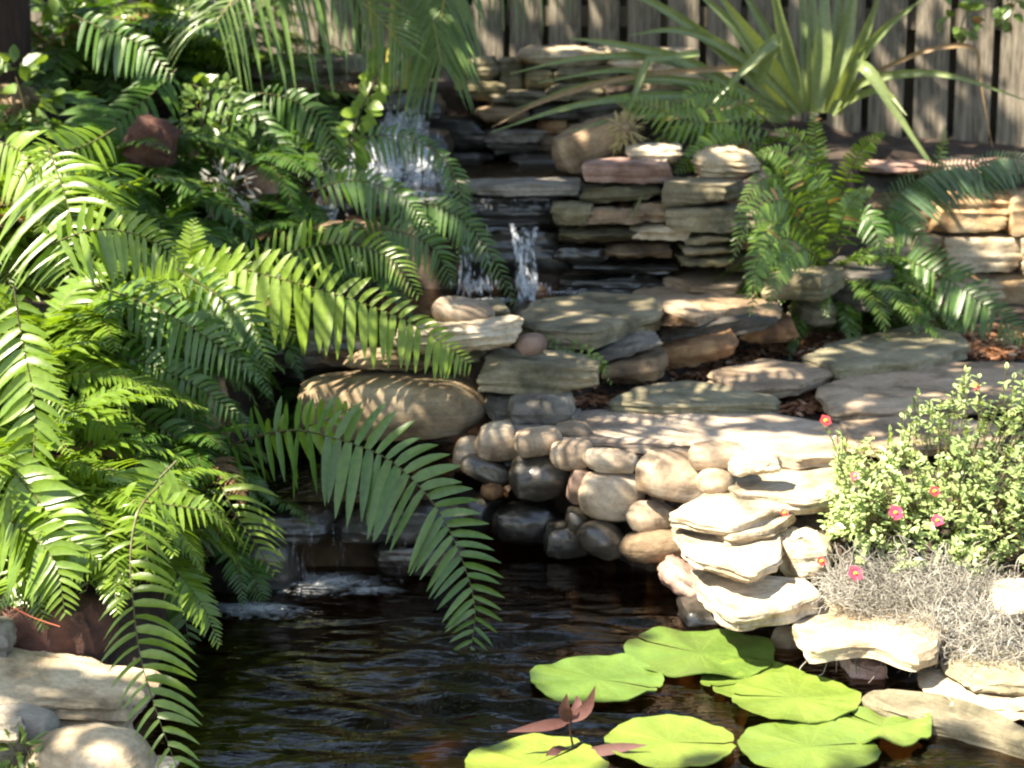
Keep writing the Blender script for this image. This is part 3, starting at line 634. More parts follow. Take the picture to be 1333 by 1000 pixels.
S('cobblestone', 'cobblestone', 'rounded brown stone with light stripes on the yellowish slab', (560, 387, 644, 426), 6.15, .2, 'cobble', 'cobble', roll=4)
S('wall_stone', 'stone', 'olive stone behind the rounded striped cobble', (618, 388, 662, 420), 6.35, .2, 'olive', 'rough')
S('stone_slab', 'slab', 'thin brown slab under the fern tip on the boulder', (452, 454, 560, 482), 6.05, .2, 'brown', 'slab')
S('stone_slab', 'slab', 'flat brown slab between boulder and yellowish slab', (500, 440, 630, 478), 6.1, .2, 'olive', 'slab')
S('boulder', 'boulder', 'big oval brown boulder spanning the stream', (370, 480, 638, 574), 6.0, .34, 'boulder', 'cobble', amp=.03, cuts=26, rnd=.75, jit=.06, chops=2)
S('wall_stone', 'stone', 'dark grey stone wedged beside the big boulder', (632, 500, 706, 556), 5.98, .2, 'slate', 'rough')
S('wall_stone', 'stone', 'pale grey angular stone under the angular block', (664, 504, 746, 556), 5.86, .24, 'grey', 'rough', amp=.04)

# patio
G = 'flagstones of the patio'
flagstone('flagstone', 'flagstone', 'broad sunlit flagstone along the cobbled pond edge', [(648, 558), (700, 536), (830, 528), (1010, 538), (1096, 552), (1104, 590), (1040, 596), (960, 580), (850, 576), (760, 574), (690, 566)], .345, .035, 'flag_pale', G)
flagstone('flagstone', 'flagstone', 'narrow olive flagstone with a sawn front edge', [(786, 524), (820, 504), (892, 494), (1012, 514), (1018, 524), (860, 528)], .375, .035, 'flag_olive', G)
flagstone('flagstone', 'flagstone', 'brown diamond shaped flagstone beside the leaf litter', [(920, 486), (996, 464), (1092, 482), (1040, 500), (958, 508)], .38, .04, 'flag', G)
flagstone('flagstone', 'flagstone', 'grey green flagstone at the back of the patio', [(1040, 464), (1084, 446), (1190, 422), (1252, 434), (1264, 448), (1200, 468), (1096, 478)], .40, .05, 'flag_olive', G)
flagstone('flagstone', 'flagstone', 'largest brown flagstone behind the flowering purslane', [(1062, 504), (1120, 482), (1210, 468), (1345, 472), (1360, 516), (1204, 532), (1084, 536)], .365, .035, 'flag', G)
flagstone('flagstone', 'flagstone', 'dark strip of flagstone between the purslane and the largest flag', [(1090, 548), (1190, 541), (1300, 548), (1300, 580), (1160, 584), (1104, 576)], .35, .03, 'flag', G)
flagstone('flagstone', 'flagstone', 'shaded grey stone between boulder and patio', [(640, 552), (700, 534), (760, 530), (740, 546), (680, 558)], .355, .04, 'grey', G)

# cobbles of the pond edge: cx, cy, half width, half height, roll, material, depth, label
CB = [
 (608, 590, 16, 23, 10, 'cobble', 5.82, 'upright pale cobble at the boulder end of the pond edge'),
 (646, 576, 26, 24, -8, 'cobble', 5.80, 'brown striped cobble at the corner of the patio'),
 (632, 611, 34, 15, 24, 'cobble_dark', 5.78, 'green stained cobble tucked below the upright pale cobble'),
 (641, 640, 14, 11, 0, 'rust', 5.74, 'small orange cobble in the dark gap above the water'),
 (702, 574, 31, 18, -10, 'cobble', 5.70, 'brown cobble above the big wet cobble'),
 (742, 592, 29, 20, -6, 'cobble', 5.62, 'pale cobble right above the pinkish upright cobble'),
 (706, 622, 40, 34, 0, 'cobble_dark', 5.70, 'big dark wet cobble under the patio corner'),
 (796, 600, 35, 15, 5, 'cobble', 5.56, 'long tan cobble on top of the round striped cobble'),
 (753, 632, 14, 24, 14, 'cobble_pink', 5.60, 'narrow upright pinkish cobble'),
 (798, 646, 40, 33, 8, 'cobble', 5.55, 'large round striped cobble in the middle of the pond edge'),
 (884, 622, 54, 31, 8, 'cobble', 5.42, 'longest pale cobble on the pond edge'),
 (849, 673, 32, 20, 6, 'cobble', 5.45, 'lens shaped tan cobble under the longest cobble'),
 (751, 676, 15, 17, 0, 'cobble_dark', 5.58, 'small dark cobble between the upright pinkish and the water'),
 (784, 702, 31, 24, 10, 'cobble_dark', 5.50, 'dark wet cobble at the waterline with pale streaks'),
 (848, 712, 40, 20, -4, 'brown', 5.38, 'mossy brown cobble at the waterline'),
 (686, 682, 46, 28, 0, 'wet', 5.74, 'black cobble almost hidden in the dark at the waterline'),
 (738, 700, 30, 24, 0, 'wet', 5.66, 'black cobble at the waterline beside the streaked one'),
 (622, 664, 36, 26, 0, 'wet', 5.84, 'black wet stone below the orange cobble'),
 (934, 592, 33, 18, -4, 'cobble', 5.38, 'bright round cobble on the patio edge'),
 (930, 628, 22, 18, 0, 'cobble', 5.34, 'pale cobble filling the gap behind the longest one'),
 (662, 604, 30, 20, 0, 'cobble_dark', 5.86, 'shaded cobble behind the brown striped corner cobble'),
 (744, 560, 24, 10, 0, 'cobble', 5.75, 'flat striped pebble sitting at the flagstone edge'),
]
for cx, cy, a, b, rl, mt, Y, lab in CB:
    Y -= .07
    S('cobblestone', 'cobblestone', lab, (cx - a * 1.06, cy - b * 1.06, cx + a * 1.06, cy + b * 1.06), Y, 1.5 * px(min(a, b), Y) + .05, mt, 'cobble', roll=rl, group='cobbles of the pond edge', amp=random.uniform(.03, .08), chops=random.choice((2, 4, 7)), rnd=random.uniform(.6, .9))
S('cobblestone', 'cobblestone', 'angular pale stone resting on the bright slab with its own shadow', (950, 584, 1014, 622), 5.22, .11, 'pale', 'rough', roll=-8)
# bright slabs right of the cobbles
G = 'bright stone slabs stepping down to the pond'
flagstone('stone_slab', 'slab', 'pale slab bridging the patio edge behind the angular resting stone', [(930, 616), (990, 596), (1100, 588), (1135, 610), (1120, 640), (1040, 650), (960, 640)], .305, .03, 'pale', G)
flagstone('stone_slab', 'slab', 'top bright slab between the cobbles and the purslane', [(874, 668), (920, 640), (985, 618), (1060, 606), (1110, 612), (1110, 650), (1040, 656), (1008, 664), (952, 686), (905, 680)], .285, .028, 'pale', G)
flagstone('stone_slab', 'slab', 'small wedge slab under the top bright slab', [(930, 684), (985, 668), (1030, 652), (1040, 668), (1010, 690), (950, 698)], .262, .028, 'pale', G)
flagstone('stone_slab', 'slab', 'curved bright slab with an olive lower edge', [(874, 672), (930, 670), (1000, 676), (1020, 700), (1014, 730), (975, 746), (905, 726), (884, 702)], .235, .032, 'pale', G)
S('stone_block', 'block', 'bright angular stone beside the purslane stems', (1006, 684, 1084, 758), 5.02, .24, 'pale', 'rough', group=G, cuts=14)
S('wall_stone', 'stone', 'pinkish triangular stone at the waterline below the curved slab', (856, 730, 936, 784), 5.2, .2, 'pink', 'rough', roll=30, group=G)
flagstone('stone_block', 'block', 'thick sunlit block with a mossy front above the lily pads', [(896, 738), (960, 744), (1010, 752), (1056, 756), (1070, 776), (1030, 790), (960, 802), (926, 786)], .16, .045, 'pale', G, amp=.014)
S('cobblestone', 'cobblestone', 'small white stone at the water beside the lily pads', (1002, 816, 1048, 858), 4.85, .12, 'cobble', 'cobble', group=G)
flagstone('stone_slab', 'slab', 'long tan slab carrying the grey moss', [(1030, 800), (1060, 786), (1130, 782), (1200, 790), (1232, 812), (1226, 846), (1196, 858), (1130, 838), (1050, 846)], .11, .035, 'tan', G, amp=.016)
S('stone_block', 'block', 'pinkish stone under the tan slab at the waterline', (1092, 836, 1150, 892), 4.66, .2, 'pink', 'rough', group=G)
flagstone('stone_slab', 'slab', 'low mossy slab half sunk at the water edge', [(1116, 906), (1150, 896), (1225, 902), (1280, 922), (1345, 952), (1345, 972), (1230, 940), (1160, 924)], .035, .05, 'olive', G, amp=.012)
S('stone_slab', 'slab', 'layered tan slab stacked at the corner of the pond', (1210, 874, 1380, 934), 4.4, .3, 'tan', 'slab', group=G, layers=1.6)
S('stone_slab', 'slab', 'thin tan slab below the grey moss on the layered slab', (1228, 852, 1380, 886), 4.5, .3, 'olive', 'slab', group=G)
S('stone_block', 'block', 'bright stone at the edge of the picture above the moss', (1284, 752, 1372, 812), 4.75, .2, 'pale', 'rough', group=G)
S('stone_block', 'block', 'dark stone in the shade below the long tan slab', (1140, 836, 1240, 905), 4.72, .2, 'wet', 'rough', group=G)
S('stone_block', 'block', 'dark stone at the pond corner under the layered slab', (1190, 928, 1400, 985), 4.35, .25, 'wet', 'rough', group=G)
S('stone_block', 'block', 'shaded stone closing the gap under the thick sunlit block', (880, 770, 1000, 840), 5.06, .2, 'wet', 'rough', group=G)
S('stone_block', 'block', 'shaded stone behind the curved bright slab', (930, 690, 1030, 770), 5.16, .2, 'brown', 'rough', group=G)
# stones behind the lower falls
G = 'wet rocks of the lower falls'
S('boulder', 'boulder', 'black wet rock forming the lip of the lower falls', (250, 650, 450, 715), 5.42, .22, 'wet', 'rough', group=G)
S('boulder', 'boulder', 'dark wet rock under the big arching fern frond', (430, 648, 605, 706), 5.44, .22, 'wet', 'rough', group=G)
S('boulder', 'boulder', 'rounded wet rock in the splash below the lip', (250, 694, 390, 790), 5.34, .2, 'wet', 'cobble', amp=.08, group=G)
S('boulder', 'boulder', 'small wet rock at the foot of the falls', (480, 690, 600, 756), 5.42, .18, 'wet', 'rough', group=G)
# bottom-left bank
G = 'rocks on the near fern bank'
S('boulder', 'boulder', 'flat topped tan slab below the red brown rock on the near bank', (-30, 846, 196, 956), 4.32, .34, 'tan', 'slab', roll=7, group=G, amp=.06, cuts=16)
S('boulder', 'boulder', 'round grey green rock between the tan slab and the front boulder', (-30, 908, 80, 992), 4.15, .2, 'grey', 'cobble', group=G)
S('boulder', 'boulder', 'rounded tan boulder closest to the camera', (26, 944, 208, 1050), 4.05, .24, 'tan', 'cobble', group=G, amp=.07, cuts=16)
S('boulder', 'boulder', 'small pale rock among weeds on the near bank', (-30, 928, 34, 968), 4.05, .1, 'pale', 'rough', group=G)
S('boulder', 'boulder', 'grey upright rock behind the tan slab', (-30, 800, 22, 862), 4.45, .15, 'grey', 'rough', group=G)
S('boulder', 'boulder', 'dark red brown rock under the hanging ferns', (-20, 744, 150, 884), 4.62, .3, 'red', 'rough', group=G, cuts=16)
S('boulder', 'boulder', 'dark rock at the waterline under the glossy hanging frond', (110, 830, 225, 1010), 4.78, .25, 'wet', 'rough', group=G)
S('pebble', 'pebble', 'pale pebble beside the closest tan boulder', (192, 984, 240, 1020), 4.05, .08, 'pale', 'cobble')
# rocks among the left ferns
S('stone_slab', 'slab', 'leaning red brown slab among the upper ferns', (164, 152, 230, 224), 7.0, .14, 'red', 'rough', roll=30, chip=.01)
S('wall_stone', 'stone', 'pinkish rock peeking out beside the upper cascade', (312, 204, 372, 266), 7.3, .25, 'pink', 'rough', roll=25)
S('wall_stone', 'stone', 'brown rock low between the ferns and the cascade', (380, 288, 520, 340), 7.0, .35, 'brown', 'rough')
S('wall_stone', 'stone', 'shaded brown rock on the fern bank beside the stream', (215, 480, 300, 600), 5.75, .3, 'brown', 'rough')
S('wall_stone', 'stone', 'dark rock filling the bank above the big boulder', (300, 400, 470, 500), 6.35, .35, 'wet', 'rough')
S('wall_stone', 'stone', 'brown rough rock behind the leafy shrub in the corner', (-20, 110, 45, 172), 7.45, .3, 'brown', 'rough')
# planter wall on the far right
pw = empty('planter_wall', at(1250, 400, 8.05), 'raised planter wall of tan blocks under a thin cap', 'wall')
def part_rock(name, box_px, Y, d, mat, kind='block', **kw):
    o = rock(name, 'x', None, box_px, Y, d, mat, kind, **kw); del o['category']
    o.parent = pw; o.location = o.location - pw.location; return o
part_rock('cap', (1128, 208, 1236, 226), 8.08, .22, 'pink', 'slab')
part_rock('cap', (1230, 206, 1400, 226), 8.0, .22, 'pink', 'slab')
part_rock('block', (1210, 246, 1308, 300), 8.02, .2, 'peach', amp=.02)
part_rock('block', (1306, 244, 1400, 302), 7.98, .2, 'peach', amp=.02)
part_rock('block', (1232, 302, 1330, 352), 8.0, .2, 'tan', amp=.02)
part_rock('block', (1330, 304, 1420, 356), 7.95, .2, 'tan', amp=.02)
part_rock('block', (1206, 352, 1300, 402), 8.02, .2, 'tan', amp=.02)
part_rock('block', (1298, 354, 1400, 404), 7.98, .2, 'peach', amp=.02)
part_rock('block', (1130, 300, 1234, 352), 8.08, .2, 'tan', amp=.02)
part_rock('block', (1120, 246, 1212, 300), 8.1, .2, 'brown', amp=.02)
part_rock('block', (1110, 350, 1208, 402), 8.1, .2, 'brown', amp=.02)
part_rock('footing', (1120, 224, 1400, 250), 8.12, .16, 'slate', 'slab')
# ------------------------------------------------------------------ ferns
def pinna(mb, p, d, nrm, Ln, w, droop, mi, fold=.25, segs=5):
    c = d.cross(nrm)
    if c.length < 1e-5: return
    c.normalize(); nn = c.cross(d).normalized()
    prof = (.62, 1.0, .98, .88, .62, .08) if segs == 5 else (.6, 1.0, .92, .62, .07)
    rows = []
    for i in range(segs + 1):
        t = i / segs
        q = p + d * (Ln * t) + Vector((0, 0, -1)) * (droop * Ln * t * t)
        h = w * .5 * prof[i]
        rows.append([q - c * h + nn * (fold * h), q, q + c * h + nn * (fold * h)])
    mb.quad_strip(rows, mi)
def frond_mb(path, pl, n=32, wid=.2, droop=.35, fwd=.25, hint=None, pl2=None, t0=.06, rs=None, peak=.3, tipk=.12, rr=.0032, k=1.0, segs=5):
    """one pinnate frond along a 3-D path; pl/pl2: longest pinna on either side (m)."""
    rs = rs or random; pl2 = pl if pl2 is None else pl2
    hint = hint or Vector((0, -.75, .66)); mb = MB()
    P = catmull(path, max(24, n)); m = len(P) - 1
    mb.tube(P, lambda t: rr * (1 - .75 * t), 4, 1)
    for i in range(n):
        t = t0 + (1 - t0) * ((i + .5) / n) ** .88
        g = t * m; a = min(int(g), m - 1); p = P[a].lerp(P[a + 1], g - a); T = (P[a + 1] - P[a]).normalized()
        Nn = hint - T * hint.dot(T)
        Nn = Nn.normalized() if Nn.length > .05 else Vector((0, -1, 0))
        B = T.cross(Nn)
        pr = min(1, .55 + .45 * t / peak) if t < peak else max(tipk, 1 - (1 - tipk) * ((t - peak) / (1 - peak)) ** 1.7)
        step = (P[-1] - P[0]).length / n
        for s, ln in ((1, pl), (-1, pl2)):
            if rs.random() < .03: continue
            l = ln * pr * rs.uniform(.88, 1.08)
            d = (B * s + T * (fwd + .35 * t + rs.uniform(-.1, .1)) + Nn * rs.uniform(-.08, .28)).normalized()
            nr = (Nn + T * rs.uniform(-.5, .3) + B * rs.uniform(-.3, .3)).normalized()
            pinna(mb, p + T * (step * .3 if s > 0 else 0), d, nr, l, max(.006, l * wid * rs.uniform(.85, 1.15)) * k, droop * rs.uniform(.6, 1.3), 0, segs=segs)
    return mb
def pts(seq): return [at(*p) for p in seq]
def arch(Ln, a0, a1, n=9, side=0.0):
    p = Vector((0, 0, 0)); out = [p.copy()]
    for i in range(n):
        t = i / (n - 1); a = R(a0 + (a1 - a0) * t ** .9)
        p = p + Vector((math.cos(a), side * t * math.cos(a), math.sin(a))) * (Ln / n); out.append(p.copy())
    return out
PROTO = {}
def protos(mk, Ln=.62, pl=.10, n=26, seed=0, wid=.22):
    key = (mk, Ln, pl, n, seed)
    if key not in PROTO:
        rs = random.Random(seed + 11); L_ = []
        for a0, a1, sd in ((78, -25, .05), (62, -45, -.1), (48, -60, .15), (30, -55, -.05), (70, -70, .2)):
            mb = frond_mb(arch(Ln * rs.uniform(.85, 1.1), a0, a1, side=sd), pl, n, wid, .28, .3, Vector((-.35, 0, 1)), rs=rs, t0=.14, peak=.35, segs=4)
            o = mb.obj('frond', [M[mk], M['stalk']]); me = o.data; bpy.data.objects.remove(o); L_.append(me)
        PROTO[key] = L_
    return PROTO[key]
def fern(base, label, heroes=(), fill=0, mk='fern', Ln=.62, pl=.10, az=(0, 360), group='ferns on the fern bank', tilt=(-12, 12), seed=0, n=26, wid=.22, sc_=(.75, 1.15), name='sword_fern', sink=.02):
    if isinstance(base, tuple):
        b = at(*base); base = Vector((b.x, b.y, ground_z(b.x, b.y) - sink))
    e = empty(name, base, label, 'fern', group); rs = random.Random(seed * 13 + 5)
    pl *= .8; n = int(n * 1.25)
    pr = protos(mk, Ln, pl, n, seed % 3, wid)
    fill = int(fill * 2)
    for i in range(fill):
        o = bpy.data.objects.new('frond', (protos('fern_dead', Ln, pl, n, seed % 3, wid) if i % 23 == 11 and mk != 'fern_cool' else pr)[i % len(pr)]); col.objects.link(o); o.parent = e
        a = R(az[0] + (az[1] - az[0]) * (i + rs.uniform(-.4, .4)) / max(1, fill))
        s = rs.uniform(*sc_)
        o.rotation_euler = (R(rs.uniform(-14, 14)), R(rs.uniform(*tilt)), a); o.scale = (s, s, s)
    for h in heroes:
        h = dict(h); mk2 = h.pop('mk', mk); p = h.pop('p')
        P = [q - base for q in (pts(p) if not isinstance(p[0], Vector) else p)]
        mb = frond_mb(P, rs=rs, **h)
        o = mb.obj('frond', [M[mk2], M['stalk']], e)
    return e
V_UP = Vector((0, -.2, 1)); V_CAM = Vector((0, -1, .25))
fern((285, 600, 5.5), 'fern whose big green frond arches out over the dark pond', [
    dict(p=[(268, 600, 5.32), (320, 572, 5.2), (380, 560, 5.1), (440, 572, 5.02), (505, 598, 4.95), (560, 650, 4.88), (596, 715, 4.84), (618, 790, 4.80), (610, 862, 4.78)],
         pl=.165, pl2=.150, n=37, wid=.18, droop=.26, fwd=.12, peak=.42, tipk=.2, hint=V_CAM, mk='fern_dark'),
    dict(p=[(262, 640, 5.2), (285, 630, 5.15), (305, 668, 5.1), (330, 705, 5.08), (358, 748, 5.05)], pl=.06, pl2=.15, n=15, wid=.11, droop=.55, fwd=.2, hint=V_CAM, mk='fern_lime'),
    dict(p=[(215, 610, 5.25), (268, 640, 5.2), (262, 690, 5.15), (245, 740, 5.12)], pl=.10, n=14, wid=.2, hint=V_CAM, mk='fern_dark'),
    dict(p=[(330, 570, 5.3), (380, 560, 5.25), (430, 545, 5.2), (462, 528, 5.2)], pl=.10, n=9, wid=.34, droop=.3, hint=V_CAM, mk='fern'),
    ], 8, 'fern_dark', .45, .10, (150, 330), seed=1)
fern((135, 700, 4.85), 'fern with a glossy lit frond hanging over the near bank rocks', [
    dict(p=[(212, 628, 4.6), (182, 662, 4.5), (170, 720, 4.4), (174, 790, 4.25), (184, 860, 4.14), (205, 930, 4.06), (236, 1015, 4.0)],
         pl=.085, pl2=.135, n=23, wid=.16, droop=.45, fwd=.10, peak=.55, tipk=.35, hint=V_CAM, k=1.05),
    dict(p=[(196, 650, 4.9), (215, 720, 4.88), (238, 790, 4.85), (250, 870, 4.82)], pl=.12, pl2=.09, n=20, wid=.24, droop=.2, hint=V_CAM, mk='fern_dark'),
    dict(p=[(230, 600, 4.75), (190, 640, 4.7), (130, 700, 4.65), (112, 770, 4.6)], pl=.12, pl2=.11, n=18, wid=.24, hint=V_CAM),
    dict(p=[(90, 640, 4.7), (180, 652, 4.6), (240, 660, 4.55), (290, 668, 4.5)], pl=.06, pl2=.08, n=14, wid=.3, hint=V_CAM),
    ], 16, 'fern', .48, .115, (140, 400), seed=2)
fern((20, 560, 4.9), 'bright sunlit fern at the edge of the near bank', [
    dict(p=[(18, 372, 4.7), (28, 440, 4.65), (44, 520, 4.6), (42, 600, 4.58), (20, 680, 4.55)], pl=.10, pl2=.09, n=22, wid=.27, droop=.3, hint=V_CAM),
    dict(p=[(-10, 580, 4.6), (40, 640, 4.55), (90, 700, 4.5), (130, 730, 4.48)], pl=.13, pl2=.12, n=20, wid=.22, hint=V_CAM),
    dict(p=[(-20, 660, 4.6), (30, 690, 4.5), (70, 730, 4.45), (85, 800, 4.42)], pl=.12, n=18, wid=.22, hint=V_CAM),
    ], 18, 'fern', .6, .12, (180, 400), seed=3)
fern((60, 400, 5.7), 'large lit fern with long curving leaflets on the upper bank', [
    dict(p=[(62, 190, 5.6), (80, 240, 5.5), (95, 300, 5.4), (90, 360, 5.35)], pl=.24, pl2=.22, n=17, wid=.11, droop=.5, fwd=.15, hint=V_CAM),
    dict(p=[(150, 168, 5.8), (110, 190, 5.7), (70, 200, 5.6), (20, 230, 5.5)], pl=.12, pl2=.10, n=16, wid=.2, hint=V_CAM),
    dict(p=[(40, 330, 5.4), (120, 300, 5.35), (190, 310, 5.3), (240, 345, 5.25)], pl=.12, n=20, wid=.18, hint=V_CAM),
    ], 18, 'fern', .62, .13, (150, 420), seed=4)
fern((190, 500, 5.75), 'dense dark fern filling the bank above the dark pond', [
    dict(p=[(120, 370, 5.6), (200, 400, 5.5), (270, 440, 5.4), (335, 490, 5.35)], pl=.11, n=22, wid=.2, droop=.35, hint=V_CAM),
    dict(p=[(100, 450, 5.55), (180, 470, 5.45), (250, 500, 5.4), (310, 540, 5.35)], pl=.11, n=22, wid=.2, droop=.35, hint=V_CAM),
    dict(p=[(110, 520, 5.4), (170, 540, 5.35), (230, 570, 5.3), (275, 610, 5.25)], pl=.10, n=20, wid=.2, droop=.35, hint=V_CAM, mk='fern_dark'),
    dict(p=[(230, 350, 5.8), (290, 390, 5.7), (330, 430, 5.65), (348, 480, 5.6)], pl=.10, n=18, wid=.2, droop=.4, hint=V_CAM),
    ], 16, 'fern_dark', .6, .12, (150, 420), seed=5)
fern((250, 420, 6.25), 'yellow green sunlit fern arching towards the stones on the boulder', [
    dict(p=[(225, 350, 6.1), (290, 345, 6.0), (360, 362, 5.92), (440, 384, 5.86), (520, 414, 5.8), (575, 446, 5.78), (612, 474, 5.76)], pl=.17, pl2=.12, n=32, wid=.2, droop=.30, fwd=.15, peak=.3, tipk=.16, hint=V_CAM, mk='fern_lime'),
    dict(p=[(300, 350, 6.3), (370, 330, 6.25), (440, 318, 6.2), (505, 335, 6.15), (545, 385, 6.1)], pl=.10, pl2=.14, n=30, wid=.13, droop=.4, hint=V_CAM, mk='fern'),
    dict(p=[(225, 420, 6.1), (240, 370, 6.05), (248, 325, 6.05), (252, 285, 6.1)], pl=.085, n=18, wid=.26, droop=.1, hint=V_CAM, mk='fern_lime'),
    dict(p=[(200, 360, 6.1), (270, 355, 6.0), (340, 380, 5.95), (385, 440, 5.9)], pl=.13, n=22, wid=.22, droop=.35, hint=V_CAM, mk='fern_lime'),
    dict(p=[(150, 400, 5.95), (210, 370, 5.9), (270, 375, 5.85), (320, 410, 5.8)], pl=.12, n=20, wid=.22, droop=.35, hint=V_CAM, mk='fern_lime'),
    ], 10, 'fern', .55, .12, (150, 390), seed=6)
fern((150, 260, 7.1), 'dark fern around the leaning red brown slab', [
    dict(p=[(95, 20, 7.4), (140, 40, 7.3), (185, 60, 7.2), (225, 100, 7.1)], pl=.13, pl2=.09, n=16, wid=.26, droop=.4, hint=V_CAM),
    dict(p=[(230, 90, 7.3), (200, 120, 7.2), (150, 160, 7.1), (120, 190, 7.0)], pl=.12, n=18, wid=.22, droop=.4, hint=V_CAM),
    ], 16, 'fern_dark', .75, .13, (120, 420), seed=7)
fern((300, 260, 7.35), 'deep green fern behind the bright arching fern', [
    dict(p=[(250, 110, 7.5), (310, 140, 7.4), (360, 190, 7.3), (390, 250, 7.2)], pl=.13, n=20, wid=.2, droop=.45, hint=V_CAM),
    dict(p=[(330, 120, 7.5), (380, 130, 7.4), (425, 165, 7.3), (440, 220, 7.25)], pl=.10, n=20, wid=.2, droop=.45, hint=V_CAM),
    ], 16, 'fern_dark', .7, .12, (120, 420), seed=8)
fern((430, 330, 6.95), 'fern drooping in front of the upper cascade and the thin falls', [
    dict(p=[(420, 215, 7.3), (470, 180, 7.25), (530, 180, 7.2), (575, 205, 7.15), (606, 258, 7.1)], pl=.085, n=26, wid=.2, droop=.5, hint=V_CAM),
    dict(p=[(480, 290, 7.0), (545, 265, 6.95), (600, 285, 6.9), (640, 335, 6.85), (672, 400, 6.8)], pl=.085, n=30, wid=.2, droop=.4, hint=V_CAM),
    dict(p=[(400, 250, 7.0), (460, 235, 6.95), (520, 255, 6.9), (560, 300, 6.85)], pl=.10, n=24, wid=.2, droop=.45, hint=V_CAM),
    dict(p=[(450, 330, 6.8), (500, 300, 6.75), (560, 320, 6.7), (590, 370, 6.7)], pl=.11, n=24, wid=.18, droop=.45, hint=V_CAM),
    dict(p=[(560, 190, 7.1), (590, 225, 7.05), (602, 280, 7.0), (598, 340, 6.95)], pl=.06, n=22, wid=.2, droop=.4, hint=V_CAM, mk='fern_dark'),
    ], 12, 'fern_dark', .5, .10, (120, 330), seed=9)
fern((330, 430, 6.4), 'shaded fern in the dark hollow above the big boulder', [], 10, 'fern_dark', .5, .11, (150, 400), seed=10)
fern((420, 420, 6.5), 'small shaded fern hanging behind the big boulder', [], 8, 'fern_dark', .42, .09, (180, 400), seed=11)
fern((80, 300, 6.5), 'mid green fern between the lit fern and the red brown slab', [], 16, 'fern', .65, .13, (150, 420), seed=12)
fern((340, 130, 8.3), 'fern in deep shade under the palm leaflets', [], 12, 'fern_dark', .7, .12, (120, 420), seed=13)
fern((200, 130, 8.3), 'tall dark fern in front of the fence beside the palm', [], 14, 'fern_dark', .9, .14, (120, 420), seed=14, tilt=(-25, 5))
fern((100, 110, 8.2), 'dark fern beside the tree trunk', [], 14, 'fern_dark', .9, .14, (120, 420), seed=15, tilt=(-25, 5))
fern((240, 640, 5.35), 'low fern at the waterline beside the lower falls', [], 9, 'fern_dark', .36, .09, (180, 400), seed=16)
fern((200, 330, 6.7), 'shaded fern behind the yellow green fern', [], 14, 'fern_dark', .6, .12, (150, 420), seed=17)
fern((20, 640, 5.3), 'fern behind the bright edge fern on the near bank', [], 14, 'fern', .62, .12, (150, 420), seed=18)
fern((265, 110, 8.7), 'bright green fern filling the gap between trunk and palm before the fence', [
    dict(p=[(200, -10, 8.5), (240, 10, 8.4), (280, 45, 8.3), (310, 95, 8.2)], pl=.14, n=22, wid=.2, droop=.4, hint=V_CAM),
    dict(p=[(120, -5, 8.4), (150, 30, 8.3), (165, 75, 8.2), (170, 120, 8.1)], pl=.15, n=22, wid=.18, droop=.4, hint=V_CAM),
    dict(p=[(290, 10, 8.6), (260, 30, 8.5), (235, 70, 8.4), (225, 120, 8.3)], pl=.13, n=22, wid=.2, droop=.4, hint=V_CAM)], 14, 'fern', .95, .14, (120, 420), seed=19, tilt=(-25, 5))
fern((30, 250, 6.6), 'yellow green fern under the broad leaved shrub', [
    dict(p=[(-10, 180, 6.4), (30, 200, 6.3), (60, 240, 6.2), (75, 290, 6.1)], pl=.14, n=22, wid=.2, droop=.4, hint=V_CAM)], 14, 'fern_lime', .6, .12, (150, 420), seed=20)
